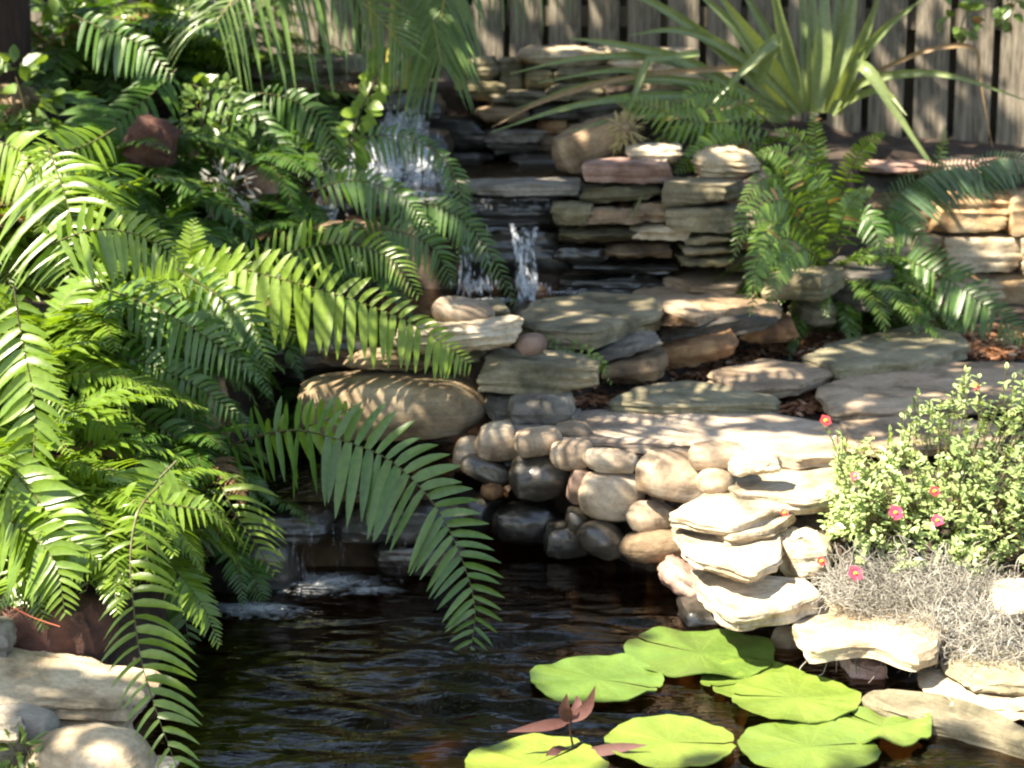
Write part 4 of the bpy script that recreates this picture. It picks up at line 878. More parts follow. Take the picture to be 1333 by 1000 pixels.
# right side
G2 = 'ferns around the patio'
fern((1075, 392, 7.25), 'upright bushy fern growing from the wall above the patio', [
    dict(p=[(1070, 330, 7.2), (1066, 260, 7.15), (1062, 190, 7.12), (1060, 138, 7.1)], pl=.068, n=26, wid=.22, droop=.2, hint=V_CAM),
    dict(p=[(1085, 300, 7.25), (1100, 240, 7.2), (1122, 195, 7.15), (1150, 172, 7.1)], pl=.068, n=24, wid=.22, droop=.2, hint=V_CAM, mk='fern'),
    dict(p=[(1070, 320, 7.1), (1030, 270, 7.0), (1000, 300, 6.95), (985, 350, 6.9), (985, 405, 6.88)], pl=.08, n=26, wid=.26, droop=.3, hint=V_CAM),
    dict(p=[(1060, 290, 7.1), (1025, 235, 7.05), (990, 235, 7.0), (960, 275, 6.95)], pl=.068, n=24, wid=.24, droop=.3, hint=V_CAM),
    dict(p=[(1075, 330, 7.15), (1050, 300, 7.1), (1030, 330, 7.05), (1020, 385, 7.0)], pl=.068, n=22, wid=.26, droop=.3, hint=V_CAM),
    dict(p=[(1080, 300, 7.2), (1070, 230, 7.15), (1040, 180, 7.1), (1010, 170, 7.05)], pl=.064, n=24, wid=.22, droop=.3, hint=V_CAM),
    dict(p=[(1090, 330, 7.2), (1120, 280, 7.15), (1140, 300, 7.1), (1150, 345, 7.05)], pl=.075, n=22, wid=.22, droop=.3, hint=V_CAM, mk='fern_dark'),
        dict(p=[(1060, 330, 7.1), (1040, 290, 7.0), (1012, 270, 6.95), (985, 300, 6.9)], pl=.064, n=24, wid=.27, droop=.3, hint=V_CAM),
    dict(p=[(1080, 320, 7.1), (1078, 270, 7.0), (1062, 230, 6.98), (1030, 215, 6.95)], pl=.064, n=24, wid=.27, droop=.3, hint=V_CAM),
    dict(p=[(1085, 330, 7.1), (1095, 290, 7.0), (1110, 260, 7.0), (1135, 245, 7.0)], pl=.064, n=22, wid=.27, droop=.3, hint=V_CAM),
    dict(p=[(1060, 350, 7.0), (1035, 330, 6.95), (1005, 345, 6.9), (970, 390, 6.85)], pl=.075, n=20, wid=.34, droop=.3, hint=V_CAM),
    dict(p=[(1075, 300, 7.05), (1050, 240, 7.0), (1020, 200, 7.0), (985, 200, 7.0)], pl=.064, n=24, wid=.27, droop=.3, hint=V_CAM),
    dict(p=[(1060, 330, 6.9), (1020, 310, 6.75), (985, 345, 6.6), (978, 410, 6.5)], pl=.068, n=22, wid=.32, droop=.3, hint=V_CAM),
    dict(p=[(1070, 340, 6.9), (1045, 325, 6.75), (1015, 350, 6.65), (1000, 400, 6.6)], pl=.064, n=22, wid=.32, droop=.3, hint=V_CAM),
    dict(p=[(1060, 300, 7.0), (1020, 260, 6.85), (975, 280, 6.75), (952, 340, 6.7)], pl=.068, n=22, wid=.27, droop=.3, hint=V_CAM),
    ], 18, 'fern_cool', .62, .095, (160, 400), seed=21, group=G2, sink=-.1)
fern((1140, 400, 7.4), 'fern with a flat dark green frond reaching over the patio edge', [
    dict(p=[(1130, 345, 7.3), (1180, 340, 7.2), (1240, 368, 7.1), (1300, 412, 7.0), (1350, 450, 6.95)], pl=.15, pl2=.12, n=34, wid=.16, droop=.15, fwd=.3, hint=V_CAM, mk='fern_dark'),
    dict(p=[(1130, 330, 7.35), (1150, 290, 7.3), (1190, 300, 7.25), (1210, 350, 7.2)], pl=.08, n=24, wid=.2, droop=.3, hint=V_CAM),
    ], 8, 'fern_dark', .42, .085, (160, 380), seed=22, group=G2)
fern((1180, 330, 7.6), 'grey green fern arching in front of the tan planter wall', [
    dict(p=[(1128, 310, 7.5), (1160, 262, 7.45), (1205, 228, 7.4), (1260, 214, 7.35), (1345, 225, 7.3)], pl=.17, pl2=.07, n=40, wid=.12, droop=.25, fwd=.3, hint=V_CAM, mk='fern_grey'),
    dict(p=[(1210, 262, 7.4), (1260, 222, 7.35), (1310, 205, 7.3), (1370, 215, 7.25)], pl=.14, pl2=.06, n=30, wid=.12, droop=.25, fwd=.3, hint=V_CAM, mk='fern_grey'),
    dict(p=[(1205, 240, 7.45), (1220, 210, 7.45), (1228, 185, 7.45), (1230, 165, 7.45)], pl=.03, n=12, wid=.35, droop=.1, hint=V_CAM),
    ], 6, 'fern_dark', .42, .08, (160, 380), seed=23, group=G2, sink=-.05)
fern((960, 200, 7.75), 'fern hanging over the top of the dry wall under the strap leaves', [
    dict(p=[(1020, 175, 7.7), (960, 160, 7.65), (900, 158, 7.6), (840, 136, 7.6), (800, 128, 7.6)], pl=.10, n=30, wid=.2, droop=.3, hint=V_CAM),
    dict(p=[(1000, 190, 7.65), (960, 185, 7.55), (915, 195, 7.5), (880, 225, 7.45)], pl=.09, n=22, wid=.2, droop=.3, hint=V_CAM),
    dict(p=[(1010, 165, 7.75), (960, 130, 7.7), (910, 120, 7.65), (870, 150, 7.6)], pl=.08, n=22, wid=.2, droop=.3, hint=V_CAM),
    ], 8, 'fern', .42, .085, (130, 330), seed=24, group=G2)
# small weeds hanging from the low wall
fern((770, 470, 6.2), 'tiny fern sprig growing from the joint of the low wall', [
    dict(p=[(735, 440, 6.15), (765, 458, 6.1), (785, 475, 6.08), (796, 500, 6.06)], pl=.028, n=10, wid=.5, droop=.3, hint=V_CAM, rr=.0015),
    dict(p=[(700, 430, 6.15), (730, 452, 6.1), (752, 462, 6.08)], pl=.02, n=8, wid=.5, droop=.3, hint=V_CAM, mk='fern_dark', rr=.0015)], 0, 'fern', group=None, seed=25)

# ------------------------------------------------------------------ strap leaf plant
def strap(parent, seq, w, mat, base, tipk=.08, fold=.6, basek=.75, hint=None):
    P = catmull([q - base for q in pts(seq)], 22); Y = seq[0][2]; hw = px(w, Y) / 2
    rows = []; hint = hint or Vector((0, -1, .3)); nP = len(P) - 1
    for i, p in enumerate(P):
        t = i / nP; T = (P[min(i + 1, nP)] - P[max(i - 1, 0)]).normalized()
        Nn = (hint - T * hint.dot(T)).normalized(); B = T.cross(Nn)
        k = basek + (1 - basek) * min(1, t / .3); k *= 1 if t < .55 else max(tipk, 1 - (t - .55) / .45) ** .8
        h = hw * k
        rows.append([p - B * h + Nn * (fold * h), p - B * h * .5 + Nn * fold * h * .25, p, p + B * h * .5 + Nn * fold * h * .25, p + B * h + Nn * (fold * h)])
    mb = MB(); mb.quad_strip(rows)
    return mb.obj('leaf', mat, parent)
yb = at(1055, 152, 8.28)
yu = empty('crinum_lily', yb, 'big strap leaved plant with broad pale green leaves before the fence', 'plant')
Ys = 8.28
for seq, w in (
    ([(1063, 146, 8.2), (1068, 90, 8.2), (1072, 30, 8.2), (1074, -60, 8.25)], 36),
    ([(1074, 146, 8.22), (1092, 90, 8.2), (1106, 30, 8.2), (1118, -50, 8.2)], 30),
    ([(1047, 146, 8.22), (1030, 90, 8.2), (1015, 30, 8.15), (1000, -50, 8.1)], 28),
    ([(1038, 148, 8.2), (1006, 90, 8.1), (970, 40, 8.0), (925, -20, 7.9)], 30),
    ([(1050, 140, 8.32), (1050, 80, 8.36), (1046, 20, 8.4), (1040, -60, 8.42)], 26),
    ([(1032, 150, 8.15), (985, 110, 8.05), (925, 55, 7.95), (850, 5, 7.85), (780, -20, 7.8)], 18),
    ([(1030, 150, 8.15), (970, 122, 8.0), (890, 80, 7.85), (800, 58, 7.75), (740, 50, 7.7)], 16),
    ([(1026, 152, 8.15), (950, 110, 8.0), (860, 78, 7.85), (760, 76, 7.7), (664, 96, 7.6)], 13),
    ([(1026, 154, 8.1), (940, 118, 7.95), (860, 104, 7.8), (760, 112, 7.7), (672, 142, 7.6)], 13),
    ([(1024, 156, 8.1), (930, 130, 7.9), (840, 126, 7.75), (740, 140, 7.6), (640, 172, 7.5)], 13),
    ([(1085, 146, 8.2), (1110, 90, 8.1), (1150, 40, 8.0), (1205, -5, 7.9)], 15),
    ([(1090, 148, 8.2), (1115, 112, 8.1), (1170, 98, 8.0), (1240, 100, 7.9), (1345, 134, 7.8)], 13),
    ([(1082, 144, 8.25), (1096, 70, 8.3), (1104, 10, 8.3), (1110, -60, 8.35)], 24),
    ([(1042, 148, 8.15), (995, 100, 8.05), (940, 60, 7.95), (880, 40, 7.85), (820, 46, 7.8)], 15),
    ([(1020, 158, 8.1), (960, 150, 7.9), (880, 180, 7.7), (820, 286, 7.05)], 14),
    ([(1085, 146, 8.2), (1112, 128, 8.05), (1150, 120, 7.9), (1180, 150, 7.8)], 12),
    ([(1056, 146, 8.3), (1058, 90, 8.3), (1058, 30, 8.32), (1056, -40, 8.35)], 26), ([(1040, 146, 8.3), (1016, 80, 8.3), (985, 20, 8.3), (955, -30, 8.3)], 22),
    ([(1034, 148, 8.25), (992, 90, 8.2), (950, 30, 8.15), (895, -20, 8.1)], 18), ([(1070, 146, 8.3), (1084, 80, 8.35), (1090, 20, 8.4), (1096, -40, 8.45)], 22),
    ([(1080, 148, 8.15), (1104, 100, 8.1), (1124, 50, 8.05), (1150, -20, 8.0)], 20), ([(1028, 150, 8.2), (980, 130, 8.1), (900, 112, 7.95), (810, 92, 7.8), (700, 108, 7.65)], 13),
    ([(1030, 152, 8.15), (975, 140, 8.0), (900, 148, 7.8), (820, 152, 7.65), (740, 172, 7.5)], 12)):
    strap(yu, seq, w * (.64 if w > 20 else .85), M['strap'], yb)
for seq, w in (
    ([(985, 110, 8.0), (1002, 72, 7.95), (1010, 54, 7.9), (968, 92, 7.85), (908, 152, 7.8)], 16),
    ([(1092, 130, 8.1), (1108, 92, 8.0), (1130, 94, 7.9), (1168, 150, 7.85), (1208, 210, 7.8)], 16),
    ([(910, 70, 7.8), (862, 76, 7.75), (842, 82, 7.72), (820, 140, 7.7), (788, 208, 7.68)], 10)):
    strap(yu, seq, w, M['strap'], yb, tipk=.3)
for seq, w in (
    ([(1110, 110, 8.2), (1160, 85, 8.1), (1215, 64, 8.0), (1268, 64, 8.0), (1276, 110, 8.0), (1292, 192, 8.0)], 6),
    ([(960, 90, 7.9), (860, 96, 7.8), (780, 110, 7.7), (700, 135, 7.6), (640, 166, 7.55)], 8),
    ([(980, 130, 7.9), (900, 150, 7.8), (830, 150, 7.7), (760, 96, 7.75)], 6)):
    strap(yu, seq, w, M['strap_dry'], yb)

# ------------------------------------------------------------------ palm clump
pb = at(540, 116, 8.35)
pal = empty('areca_palm', pb, 'clumping palm with yellow stems and drooping fronds beside the upper cascade', 'palm')
for seq, r0 in (([(508, 112, 8.35), (512, 40, 8.35), (518, -60, 8.35), (520, -180, 8.35)], .022), ([(526, 116, 8.3), (534, 40, 8.3), (550, -60, 8.3), (560, -160, 8.3)], .018),
                ([(548, 114, 8.4), (560, 40, 8.4), (572, -60, 8.4), (580, -180, 8.4)], .022), ([(598, 116, 8.4), (600, 40, 8.4), (604, -50, 8.4), (610, -160, 8.4)], .02),
                ([(498, 112, 8.4), (488, 40, 8.4), (474, -60, 8.4), (450, -180, 8.4)], .018)):
    P = catmull([q - pb for q in pts(seq)], 14); mb = MB(); mb.tube(P, lambda t: r0 * (1.1 - .4 * t), 7); mb.obj('stem', M['palm_stem'], pal)
def pfrond(seq, pl, n, wid, droop, hint, fwd=.5, **k):
    n = int(n * .9)
    P = [q - pb for q in pts(seq)]
    mb = frond_mb(P, pl, n, wid, droop, fwd, hint, rr=.006, peak=.3, tipk=.4, **k); mb.obj('frond', [M['palm'], M['palm_stem']], pal)
pfrond([(500, -120, 8.1), (440, -110, 7.9), (380, -70, 7.7), (320, -20, 7.5), (280, 30, 7.4)], .40, 26, .055, .75, Vector((0, -1, .4)))
pfrond([(545, -80, 8.2), (552, -20, 8.0), (564, 30, 7.85), (575, 84, 7.75)], .30, 24, .06, .8, Vector((0, -1, .2)), fwd=1.3)
pfrond([(380, -60, 7.9), (440, -20, 7.75), (490, 20, 7.65), (530, 70, 7.6)], .24, 22, .06, .4, Vector((0, -1, .2)), fwd=.9)
pfrond([(610, -120, 8.2), (590, -60, 8.0), (578, 0, 7.9), (570, 60, 7.8)], .26, 22, .06, .6, Vector((0, -1, .2)), fwd=.9)
pfrond([(420, -110, 7.9), (380, -60, 7.75), (345, -20, 7.65), (330, 20, 7.6)], .26, 22, .05, .5, Vector((0, -1, .3)))
pfrond([(560, -100, 8.3), (620, -90, 8.1), (680, -70, 8.0), (750, -40, 7.9)], .26, 22, .06, .7, Vector((0, -1, .4)))

# ------------------------------------------------------------------ leafy plants
def leaf_at(mb, p, d, up, Ln, w, mi=0):
    c = d.cross(up)
    if c.length < 1e-4: return
    c.normalize(); nn = c.cross(d)
    rows = []
    for t, k in ((0, .15), (.3, .9), (.6, 1), (.85, .55), (1, .05)):
        q = p + d * (Ln * t) - nn * (Ln * .15 * t * t); rows.append([q - c * w * k / 2 + nn * w * .12 * k, q, q + c * w * k / 2 + nn * w * .12 * k])
    mb.quad_strip(rows, mi)
def rdir(rs=random, zmin=-.3):
    while True:
        d = Vector((rs.uniform(-1, 1), rs.uniform(-1, 1), rs.uniform(zmin, 1)))
        if .1 < d.length < 1: return d.normalized()
def leafy(name, cat, label, cuv, rad_px, n, Ln, w, mat, seed, stems=6, group=None, ry=None):
    rs = random.Random(seed); c = at(*cuv); Y = cuv[2]; rx, rz = px(rad_px[0], Y), px(rad_px[1], Y)
    base = Vector((c.x, c.y, min(c.z - rz, max(ground_z(c.x, c.y), c.z - rz * 1.6))))
    e = empty(name, base, label, cat, group); mb, st = MB(), MB()
    for s in range(stems):
        q = c + Vector((rs.uniform(-.7, .7) * rx, rs.uniform(-.4, .4) * rx, rs.uniform(.2, .9) * rz))
        P = catmull([Vector((0, 0, 0)), (q - base) * .5 + Vector((rs.uniform(-.03, .03), 0, 0)), q - base], 8); st = MB(); st.tube(P, .003, 4); st.obj('stem', M['stalk'], e)
    for i in range(n):
        d = rdir(rs, -.8); r = rs.uniform(.35, 1) ** .6
        p = c - base + Vector((d.x * rx * r, d.y * rx * .7 * r, d.z * rz * r))
        dd = (d + rdir(rs, -.6) * .7 + Vector((0, 0, -.25))).normalized()
        leaf_at(mb, p, dd, (Vector((0, -.4, 1)) + rdir(rs, -1) * .5).normalized(), Ln * rs.uniform(.7, 1.2), w * rs.uniform(.8, 1.2))
    mb.obj('foliage', M[mat], e)
    return e
leafy('leafy_shrub', 'shrub', 'broad leaved shrub with pale leaves below the tree trunk', (20, 125, 7.3), (50, 50), 70, .075, .045, 'shrub', 31)
leafy('leafy_shrub', 'shrub', 'small leaved lime shrub beside the red brown slab', (275, 150, 7.25), (45, 50), 110, .05, .032, 'shrub', 32)
leafy('leafy_shrub', 'shrub', 'dark leaved shrub against the fence behind the ferns', (180, 20, 8.7), (110, 70), 380, .08, .05, 'canopy', 33)
leafy('leafy_shrub', 'shrub', 'leafy stems between the tree trunk and the ferns', (75, 70, 8.0), (40, 70), 120, .07, .04, 'shrub', 35)
leafy('weed_tuft', 'weed', 'small green weed growing between the near bank rocks', (28, 985, 4.0), (32, 28), 60, .035, .014, 'shrub', 36, 3)
leafy('overhanging_branch', 'branch', 'leafy twig tip dangling in front of the fence boards', (1248, 22, 8.0), (28, 24), 26, .055, .035, 'shrub', 37, 2)
leafy('overhanging_branch', 'branch', 'leafy branch end in the corner above the fence', (1318, 2, 8.0), (40, 26), 60, .055, .035, 'shrub', 38, 2)
leafy('grey_foliage_plant', 'plant', 'small grey leaved plant beside the pinkish rock', (296, 250, 6.95), (36, 36), 120, .04, .012, 'moss_strand', 39)
leafy('straw_tuft', 'grass tuft', 'yellow dry tuft behind the pinkish red slab', (815, 172, 7.55), (18, 22), 120, .05, .006, 'straw', 40, 2)
# vine with heart leaves beside the cascade
rs = random.Random(41); vb = at(500, 96, 7.9)
vine = empty('trailing_vine', vb, 'vine of bright pale green leaves trailing beside the upper cascade', 'vine')
P = catmull([q - vb for q in pts([(505, 60, 7.9), (492, 95, 7.8), (476, 130, 7.65), (462, 165, 7.5), (456, 200, 7.4), (450, 238, 7.3)])], 30)
mb = MB(); mb.tube(P, .003, 4); mb.obj('stem', M['stalk'], vine)
mb = MB()
for i in range(34):
    p = P[int(i * 29 / 33)]; s = 1 if i % 2 else -1
    leaf_at(mb, p + Vector((s * .012, -.01, 0)), Vector((s * rs.uniform(.3, .9), -.3, rs.uniform(-.9, .1))).normalized(), Vector((0, -1, .6)), rs.uniform(.055, .085), rs.uniform(.04, .055))
mb.obj('foliage', M['fern_lime'], vine)

# ------------------------------------------------------------------ water lilies
def pad(u, v, a, label, ang, seed, z=.013, wave=.006, tilt=(0, 0), mat='pad'):
    rs = random.Random(seed); c = on(u, v, z); r = a / F * (c - cam.location).length
    nA, rows = 64, []
    ph = [rs.uniform(0, 6.28) for _ in range(4)]
    for k in (0.0, .12, .3, .5, .7, .86, .96, 1.0):
        row = []
        for i in range(nA + 1):
            t = i / nA; th = ang + .035 + (2 * math.pi - .07) * t
            rr = r * k * (1 + .008 * math.sin(5 * th + ph[0]) + .007 * math.sin(9 * th + ph[1]) + .01 * math.sin(21 * th + ph[3]))
            notch = min(t, 1 - t); rr *= .95 + .05 * min(1, notch / .02)
            zz = wave * k * k * (math.sin(3 * th + ph[2]) * .5 + math.sin(7 * th + ph[0]) * .35) + .0012 * math.sin(th * 13) * k + (.004 * k if k > .95 else 0)
            row.append(Vector((math.cos(th) * rr, math.sin(th) * rr, zz)))
        rows.append(row)
    mb = MB(); mb.quad_strip(rows)
    mb.f = [tuple(reversed(f)) for f in mb.f]
    rows2 = [[p + Vector((0, 0, -.0035)) for p in row] for row in rows[-1:]]
    mb.quad_strip([rows[-1], rows2[0]])
    o = mb.obj('lily_pad', M[mat], None); o.location = c; o.rotation_euler = (R(tilt[0]), R(tilt[1]), 0)
    return tag(o, label, 'lily pad', 'water lily pads')
pad(777, 884, 86, 'yellowest lily pad, with its notch open toward the middle of the group', -.35, 1, wave=.012)
pad(911, 850, 96, 'ruffled lily pad under the sunlit stone block', 2.6, 2, wave=.018)
pad(985, 886, 72, 'lily pad mostly covered by the oval pad beside the tan slab', 3.6, 3, z=.007)
pad(1035, 908, 83, 'smooth oval lily pad overlapping the pads around it', 3.0, 4, z=.022, wave=.006)
pad(1053, 972, 89, 'lily pad with a straight slit beside the low mossy slab', .2, 5, wave=.006)
pad(873, 966, 84, 'flat lily pad behind the red leaved plant', -.05, 6, wave=.006)
pad(698, 996, 92, 'lily pad cut by the lower picture edge under the red leaves', .8, 7, wave=.012)
pad(1148, 946, 62, 'small tilted yellowish lily pad against the low mossy slab', 2.2, 8, wave=.02, z=.016, tilt=(0, -4))

# red leaved pond plant
rb = on(748, 1010, -.05)
rp = empty('red_leaved_plant', rb, 'young pond plant with dull red pointed leaves rising between lily pads', 'plant')
Yr = rb.y
P = catmull([q - rb for q in pts([(750, 1030, Yr), (748, 985, Yr), (742, 950, Yr), (742, 930, Yr)])], 10)
mb = MB(); mb.tube(P, lambda t: .0035 * (1 - .4 * t), 5); mb.obj('stem', M['redleaf'], rp)
for seq, w in (([(742, 938, Yr), (735, 925, Yr - .01), (738, 903, Yr - .02)], 24), ([(744, 938, Yr), (764, 922, Yr - .01), (775, 893, Yr - .02)], 22),
               ([(740, 940, Yr), (705, 946, Yr - .03), (660, 953, Yr - .05)], 20), ([(746, 985, Yr), (800, 975, Yr - .02), (842, 970, Yr - .03)], 20),
               ([(748, 982, Yr), (722, 978, Yr - .03), (704, 1000, Yr - .06)], 17), ([(742, 936, Yr), (752, 918, Yr + .03), (750, 905, Yr + .04)], 16)):
    Q = catmull([q - rb for q in pts(seq)], 8); hw = px(w, Yr) / 2.5; rows = []
    for i, p in enumerate(Q):
        t = i / 8; T = (Q[min(i + 1, 8)] - Q[max(0, i - 1)]).normalized(); Nn = Vector((0, -.8, .6)); Nn = (Nn - T * Nn.dot(T)).normalized(); B = T.cross(Nn)
        h = hw * max(.04, math.sin(math.pi * min(1, (.06 + .94 * t)) ** .8)); rows.append([p - B * h + Nn * h * .3, p, p + B * h + Nn * h * .3])
    mb = MB(); mb.quad_strip(rows); mb.obj('leaf', M['redleaf'], rp)

# ------------------------------------------------------------------ flowering purslane
rs = random.Random(51); cb = at(1230, 700, 5.05); cb.z = ground_z(cb.x, cb.y) - .01
pur = empty('purslane_plant', cb, 'mound of pale green purslane dotted with pink and red flowers', 'flowering plant')
mb, st = MB(), MB(); tips = []
top = [(1075, 640), (1100, 585), (1130, 560), (1165, 575), (1190, 540), (1215, 545), (1245, 510), (1275, 520), (1300, 505), (1340, 510), (1400, 520)]
for k in range(800):
    u = rs.uniform(1072, 1410); vt = interp(u, top)
    vb_ = 740 if u > 1110 else 690; r = rs.random() ** .9
    v = vt + (vb_ - vt) * r
    Y = 5.12 - .22 * r + rs.uniform(-.10, .22) + (.25 if v < 580 else 0) * rs.random()
    p = at(u, v, Y) - cb
    d = (p * .5 + rdir(rs, -.2) * .12 + Vector((0, -.05, .12))).normalized(); tips.append(p)
    base = p * rs.uniform(.5, .7) + Vector((0, .02, -.02))
    if k % 2 == 0: st.tube([base, base.lerp(p, .5) + rdir(rs) * .01, p], .0016, 3)
    for j in range(rs.randint(6, 10)):
        a = rs.uniform(0, 6.28); side = d.cross(Vector((.3, .7, .2))).normalized(); s2 = d.cross(side)
        dd = (side * math.cos(a) + s2 * math.sin(a) + d * rs.uniform(.1, .9)).normalized()
        leaf_at(mb, p - d * rs.uniform(0, .05) , dd, (d + Vector((0, -.2, .3))).normalized(), rs.uniform(.012, .026), rs.uniform(.006, .012))
for k in range(34):
    u = rs.uniform(1085, 1390); vt = interp(u, top); Y = rs.uniform(5.0, 5.25)
    p = at(u + rs.uniform(-8, 8), vt - rs.uniform(4, 38), Y) - cb; b = at(u, vt + 40, Y) - cb
    st.tube([b, p.lerp(b, .5) + rdir(rs) * .006, p], .0014, 3)
    for j in range(11): leaf_at(mb, p.lerp(b, rs.random() * .7), (rdir(rs) + Vector((0, 0, .4))).normalized(), Vector((0, -.3, 1)), rs.uniform(.014, .026), rs.uniform(.007, .012))
for q in ((1073, 552, 5.0), (1190, 520, 5.2), (1270, 506, 5.2), (1085, 590, 5.05), (1325, 517, 5.2)):
    p = at(*q) - cb; b = p + Vector((.06, .03, -.14)); st.tube(catmull([b, p.lerp(b, .5) + Vector((0, 0, .01)), p], 6), .0016, 4)
    for j in range(7): leaf_at(mb, p.lerp(b, rs.uniform(.05, .6)), rdir(rs), Vector((0, -.3, 1)), .022, .011)
tag(st.obj('stem', M['stalk'], pur), kind='stuff'); mb.obj('foliage', M['purslane'], pur)
for u, v, Y, sz, mt in ((1074, 548, 4.99, .020, 'petal_red'), (1269, 503, 5.18, .014, 'petal_red'), 
                        (1165, 668, 4.82, .026, 'petal'), (1113, 747, 4.76, .026, 'petal'), (1216, 640, 4.84, .018, 'petal_red'), (1220, 678, 4.82, .020, 'petal'),
                        (1113, 620, 4.95, .015, 'petal'), (1069, 731, 4.85, .016, 'petal_red'), (1021, 668, 4.98, .014, 'petal_red')):
    p = at(u, v, Y) - cb; n_ = Vector((rs.uniform(-.2, .3), -.75, .6)).normalized(); a1 = n_.cross(Vector((0, 0, 1))).normalized(); a2 = n_.cross(a1); mb = MB()
    for k in range(5):
        th = k * 1.2566 + rs.uniform(-.1, .1); d = (a1 * math.cos(th) + a2 * math.sin(th) + n_ * .35).normalized(); leaf_at(mb, p, d, n_, sz * .85, sz * .95)
    fl = mb.obj('flower', M[mt], pur)
    mb = MB(); mb.tube([p, p + n_ * .004, p + n_ * .008], lambda t: .0052 * (1.1 - .5 * t), 6); mb.tube([p + n_ * .008, p + n_ * .0085], lambda t: .003 * (1 - t), 6); mb.obj('stamen', M['stamen'], fl)

# ------------------------------------------------------------------ spanish moss
rs = random.Random(61); mc = at(1210, 800, 4.72)
mo, mb = None, MB()
def strand(p, d, n, step, r):
    P = [p]
    for i in range(n):
        d = (d + rdir(rs, -1) * .42 + Vector((0, 0, -.05))).normalized(); p = p + d * step; P.append(p)
    mb.tube(P, r, 3)
poly = [(1070, 770), (1090, 735), (1150, 730), (1210, 735), (1270, 745), (1345, 770), (1345, 850), (1290, 868), (1230, 852), (1160, 800), (1090, 790)]
def inpoly(x, y, poly):
    c = False; j = len(poly) - 1
    for i in range(len(poly)):
        xi, yi = poly[i]; xj, yj = poly[j]
        if (yi > y) != (yj > y) and x < (xj - xi) * (y - yi) / (yj - yi) + xi: c = not c
        j = i
    return c
k = 0
while k < 3600:
    u, v = rs.uniform(1065, 1350), rs.uniform(725, 872)
    if not inpoly(u, v, poly): continue
    k += 1
    Y = 4.86 - .36 * (v - 740) / 120 + rs.uniform(-.05, .12)
    strand(at(u, v, Y) - mc, rdir(rs, -.6), rs.randint(7, 12), rs.uniform(.006, .011), rs.uniform(.0006, .0012))
for u, v in ((1096, 838), (1108, 848), (1120, 842), (1150, 846), (1160, 852), (1148, 858), (1200, 852), (1212, 860), (1225, 858), (1060, 842), (1075, 852)):
    strand(at(u, v, 4.56) - mc, Vector((rs.uniform(-.4, .4), -.3, -.8)), 8, .009, .0014)
mo = mb.obj('spanish_moss', M['moss_strand']); mo.location = mc
tag(mo, 'tangled clump of grey moss strands below the purslane on the tan slab', 'moss')

# ------------------------------------------------------------------ leaf litter
rs = random.Random(71); mb = MB(); k = 0
lp = [(690, 540), (740, 525), (780, 500), (870, 492), (960, 462), (1040, 425), (1090, 402), (1170, 380), (1230, 400), (1250, 428), (1150, 440), (1090, 455), (1040, 470), (990, 470), (920, 492), (830, 510), (760, 530)]
lp2 = [(1020, 512), (1060, 500), (1085, 538), (1020, 544)]
lp3 = [(1040, 505), (1100, 480), (1130, 470), (1110, 490), (1060, 512)]
lp4 = [(1240, 430), (1345, 430), (1345, 470), (1200, 470)]
while k < 5200:
    u, v = rs.uniform(690, 1345), rs.uniform(378, 546)
    if not any(inpoly(u, v, q) for q in (lp, lp2, lp3, lp4)): continue
    k += 1; p = on(u, v, .345)
    for _ in range(6): p = on(u, v, .5 * (p.z + ground_z(p.x, p.y)))
    p.z = ground_z(p.x, p.y) + rs.uniform(.004, .022)
    a = rs.uniform(0, 6.28); d = Vector((math.cos(a), math.sin(a), rs.uniform(-.3, .4))).normalized()
    leaf_at(mb, p, d, (Vector((0, 0, 1)) + rdir(rs, -1) * .5).normalized(), rs.uniform(.015, .05), rs.uniform(.006, .022))
tag(mb.obj('leaf_litter', M['litter']), kind='stuff')
tw = MB(); Pt = [on(1110, 404, .40), on(1135, 392, .42), on(1162, 372, .45)]; tw.tube(Pt, .004, 5)
tag(tw.obj('twig', plain_mat('red_twig', (.25, .06, .03), (.35, .1, .05), .6)), 'thin reddish twig lying in the leaf litter below the fern', 'twig')
tw = MB(); Pt = [at(14, 790, 4.4), at(45, 805, 4.4), at(78, 816, 4.38)]; tw.tube(catmull(Pt, 8), .0016, 4)
tag(tw.obj('twig', bpy.data.materials['red_twig']), 'thin orange stalk hanging before the dark red brown rock', 'twig')

# ------------------------------------------------------------------ falling water
rs = random.Random(81)
def ribbon_fall(name, lip, base, n, wr, label=None, mat='fall', bulge=.06, jitter=.02, segs=12):
    """many narrow ribbons of water from points on the lip line to points on the base line."""
    c = (lip[0] + lip[-1]) * .5; mb = MB()
    for i in range(n):
        s = rs.random(); a = lip[0].lerp(lip[-1], s); b = base[0].lerp(base[-1], min(1, max(0, s + rs.uniform(-.06, .06))))
        a = a + rdir(rs, -1) * jitter * .5; b = b + rdir(rs, -1) * jitter; w = rs.uniform(*wr); rows = []
        ph = rs.uniform(0, 6)
        for k in range(segs + 1):
            t = k / segs; p = a.lerp(b, t); p.z = a.z + (b.z - a.z) * t ** 1.5; p.y -= bulge * math.sin(t * 1.6)
            p.x += .006 * math.sin(t * 9 + ph) ; ww = w * (.8 + .5 * t + .3 * math.sin(t * 11 + ph))
            rows.append([p - c + Vector((-ww / 2, .003, 0)), p - c + Vector((0, -.004, 0)), p - c + Vector((ww / 2, .003, 0))])
        mb.quad_strip(rows)
    o = mb.obj(name, M[mat]); o.location = c
    return tag(o, label, 'waterfall')
